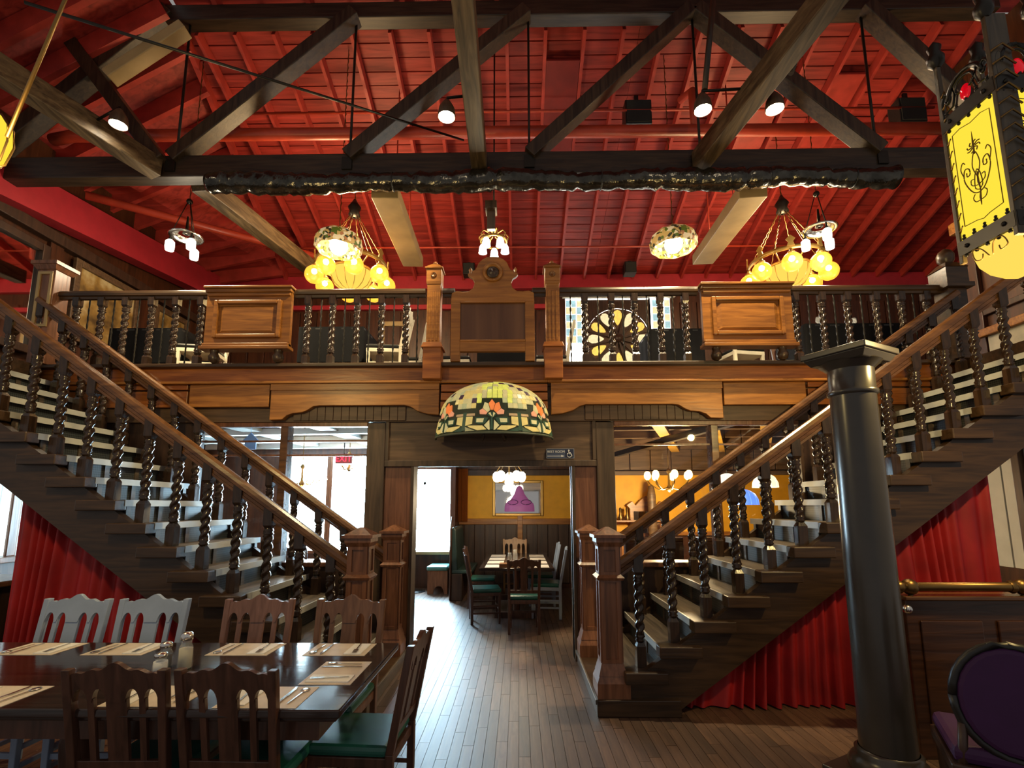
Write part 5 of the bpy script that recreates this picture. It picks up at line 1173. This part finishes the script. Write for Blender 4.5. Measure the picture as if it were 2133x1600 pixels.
# ================================================================== MEZZANINE FURNITURE AND WALL PICTURES
def cloth_table(x0, x1, y0, y1, label):
    T = thing('cloth_table', label, 'table', ((x0 + x1) / 2, (y0 + y1) / 2, 3.14), 'black-clothed mezzanine tables')
    build(MB().box(x0, x1, y0, y1, 3.88, 3.92), 'table_top', 'black', T, .01)
    n = 60; v = []; f = []
    per = [(x0 + (x1 - x0) * k / 20, y0) for k in range(20)] + [(x1, y0 + (y1 - y0) * k / 10) for k in range(10)] + [(x1 - (x1 - x0) * k / 20, y1) for k in range(20)] + [(x0, y1 - (y1 - y0) * k / 10) for k in range(10)]
    cx, cy2 = (x0 + x1) / 2, (y0 + y1) / 2
    for k, (a, b) in enumerate(per):
        w_ = 1.01 + .02 * sin(k * 1.7); v += [(a, b, 3.925), (cx + (a - cx) * w_, cy2 + (b - cy2) * w_, 3.45)]
    for k in range(60): q = (k + 1) % 60; f.append((2 * k, 2 * q, 2 * q + 1, 2 * k + 1))
    build(MB().add(v, f, True), 'tablecloth', plain('black_cloth', (.008, .008, .01), .8, spec=.1), T)
    build(MB().lathe([(.22, 3.14), (.05, 3.2), (.05, 3.88)], 12, (cx, cy2, 0)), 'pedestal', 'black', T)
cloth_table(-5.1, -4.15, 6.15, 6.9, 'black-clothed table behind the leftmost railing run')
cloth_table(-2.6, -1.75, 6.15, 6.9, 'black-clothed table under the left globe chandelier')
cloth_table(2.0, 2.7, 6.3, 7.0, 'black-clothed table in front of the rose window')
cloth_table(3.95, 5.2, 6.15, 6.9, 'black-clothed table behind the rightmost railing run')
cloth_table(-.3, .4, 6.5, 7.2, 'black-clothed table behind the carved headboard')
def mz(src, x, y, r, lab): return dup(src, (x, y, 3.14), (0, 0, r), lab, 'mezzanine chairs')
M['ivory'] = plain('ivory_paint', (.72, .66, .54), .4)
ic = make_chair('ivory slat-back chair left of the left raised panel on the mezzanine', 'ivory', 'black', 'mezzanine chairs'); ic.location = (-3.85, 6.15, 3.14); ic.rotation_euler = (0, 0, -pi / 2 + .2)
mz(ic, -1.46, 6.2, -pi / 2 + .1, 'ivory slat-back chair left of the centre post on the mezzanine')
mz(ic, -1.30, 6.75, -pi / 2, 'ivory slat-back chair behind the one left of the centre post')
mz(ic, .72, 6.7, -pi / 2, 'ivory slat-back chair between headboard and right centre post')
mz(ic, -.62, 6.7, pi / 2, 'ivory slat-back chair between headboard and left centre post')
mz(ic, 3.2, 6.4, pi / 2 + .2, 'ivory slat-back chair below the right raised panel')
mz(dc, 4.4, 7.2, 0, 'dark chair behind the rightmost black-clothed table'); mz(dc, 4.95, 7.2, 0, 'second dark chair behind the rightmost black-clothed table')
mz(dc, -2.2, 7.2, 0, 'dark chair behind the table under the left globe chandelier'); mz(dc, 2.3, 7.35, 0, 'dark chair with its back to the rose window'); mz(dc, -4.6, 7.2, 0, 'dark chair behind the leftmost black-clothed table')
for k, (x, lab) in enumerate(((-4.75, 'stack of menus on the leftmost black-clothed table'), (4.5, 'stack of menus on the rightmost black-clothed table'))): single(MB().box(x - .1, x + .1, 6.3, 6.5, 3.926, 3.95), 'menu_stack', 'napkin', lab, 'menus', 'menu stacks')
for k, (x, y, lab) in enumerate(((4.25, 6.35, 'small glass at the left of the rightmost clothed table'), (4.75, 6.4, 'small glass at the right of the rightmost clothed table'))): single(MB().lathe([(.03, 0), (.006, .01), (.006, .07), (.035, .1), (.03, .16)], 10, (x, y, 3.926)), 'wine_glass', 'clear', lab, 'glass', 'mezzanine glasses')
T = thing('candle_sconce', 'bright candle-shaped wall sconce just left of the right centre post', 'sconce', (.52, 8.2, 3.14))
build(MB().lathe([(.1, 3.14), (.03, 3.2), (.02, 4.5), (.05, 4.55), (.02, 4.6)], 10, (.5, 8.2, 0)), 'stand', 'brass', T); build(MB().lathe([(.02, 4.6), (.035, 4.68), (.03, 4.85), (.012, 4.95)], 10, (.5, 8.2, 0)), 'candle_bulb', 'bulb', T)
T = thing('table_lamp', 'small glowing lamp in the doorway at the back of the mezzanine', 'lamp', (-2.3, 9.7, 3.14))
build(MB().lathe([(.15, 3.14), (.03, 3.2), (.03, 4.6)], 10, (-2.3, 9.75, 0)), 'stand', 'brass', T); build(MB().ball((-2.3, 9.75, 4.72), .08, 12, 8), 'globe', 'bulbs', T)
# framed things on the left wall of the mezzanine
pm, N_, L_, B_ = mat('landscape_print')
tc = N_.new('ShaderNodeTexCoord'); nz = N_.new('ShaderNodeTexNoise'); nz.inputs['Scale'].default_value = 3.2; nz.inputs['Detail'].default_value = 7; L_.new(tc.outputs['Object'], nz.inputs['Vector'])
rp_ = N_.new('ShaderNodeValToRGB'); E_ = rp_.color_ramp.elements; E_[0].position = .35; E_[0].color = (.10, .055, .015, 1); E_[1].position = .68; E_[1].color = (.62, .52, .30, 1); e = E_.new(.5); e.color = (.34, .20, .05, 1)
L_.new(nz.outputs['Fac'], rp_.inputs['Fac']); L_.new(rp_.outputs['Color'], B_.inputs['Base Color']); B_.inputs['Roughness'].default_value = .6; M['print'] = pm
for y0, y1, z0, z1, lab in ((6.7, 7.95, 4.0, 5.22, 'large framed landscape picture on the left mezzanine wall'), (8.3, 9.2, 4.1, 5.2, 'smaller framed picture further along the left mezzanine wall')):
    T = thing('framed_picture', lab, 'picture', (-6.2, (y0 + y1) / 2, z0), 'left wall pictures')
    build(MB().box(-6.235, -6.22, y0 + .08, y1 - .08, z0 + .08, z1 - .08), 'print', 'print', T)
    build(MB().frame(y0, y1, z0, z1, .1, -.0, .06).xf(lambda a, b, c: (-6.24 + b, a, c)), 'picture_frame', 'header', T, .01)
T = thing('wall_mirror', 'tall dark-framed mirror on the left wall above the stair head', 'mirror', (-6.2, 5.85, 3.6))
build(MB().box(-6.235, -6.225, 5.0, 6.2, 3.7, 5.05), 'mirror_glass', 'silver', T); build(MB().frame(4.9, 6.3, 3.6, 5.15, .11, 0, .07).xf(lambda a, b, c: (-6.24 + b, a, c)), 'mirror_frame', 'walld', T, .01)
T = thing('painted_screen', 'pale painted panel with cornice on the right wall behind the upper balusters', 'panel', (6.2, 5.6, 3.2))
build(MB().box(6.20, 6.215, 5.2, 6.1, 3.3, 3.72), 'field', plain('aged_plaster', (.5, .46, .36), .6, var=.25, scale=4), T); build(MB().box(6.14, 6.215, 5.1, 6.2, 3.72, 3.82).box(6.18, 6.215, 5.1, 6.2, 3.22, 3.3), 'cornice', 'carved', T, .01)
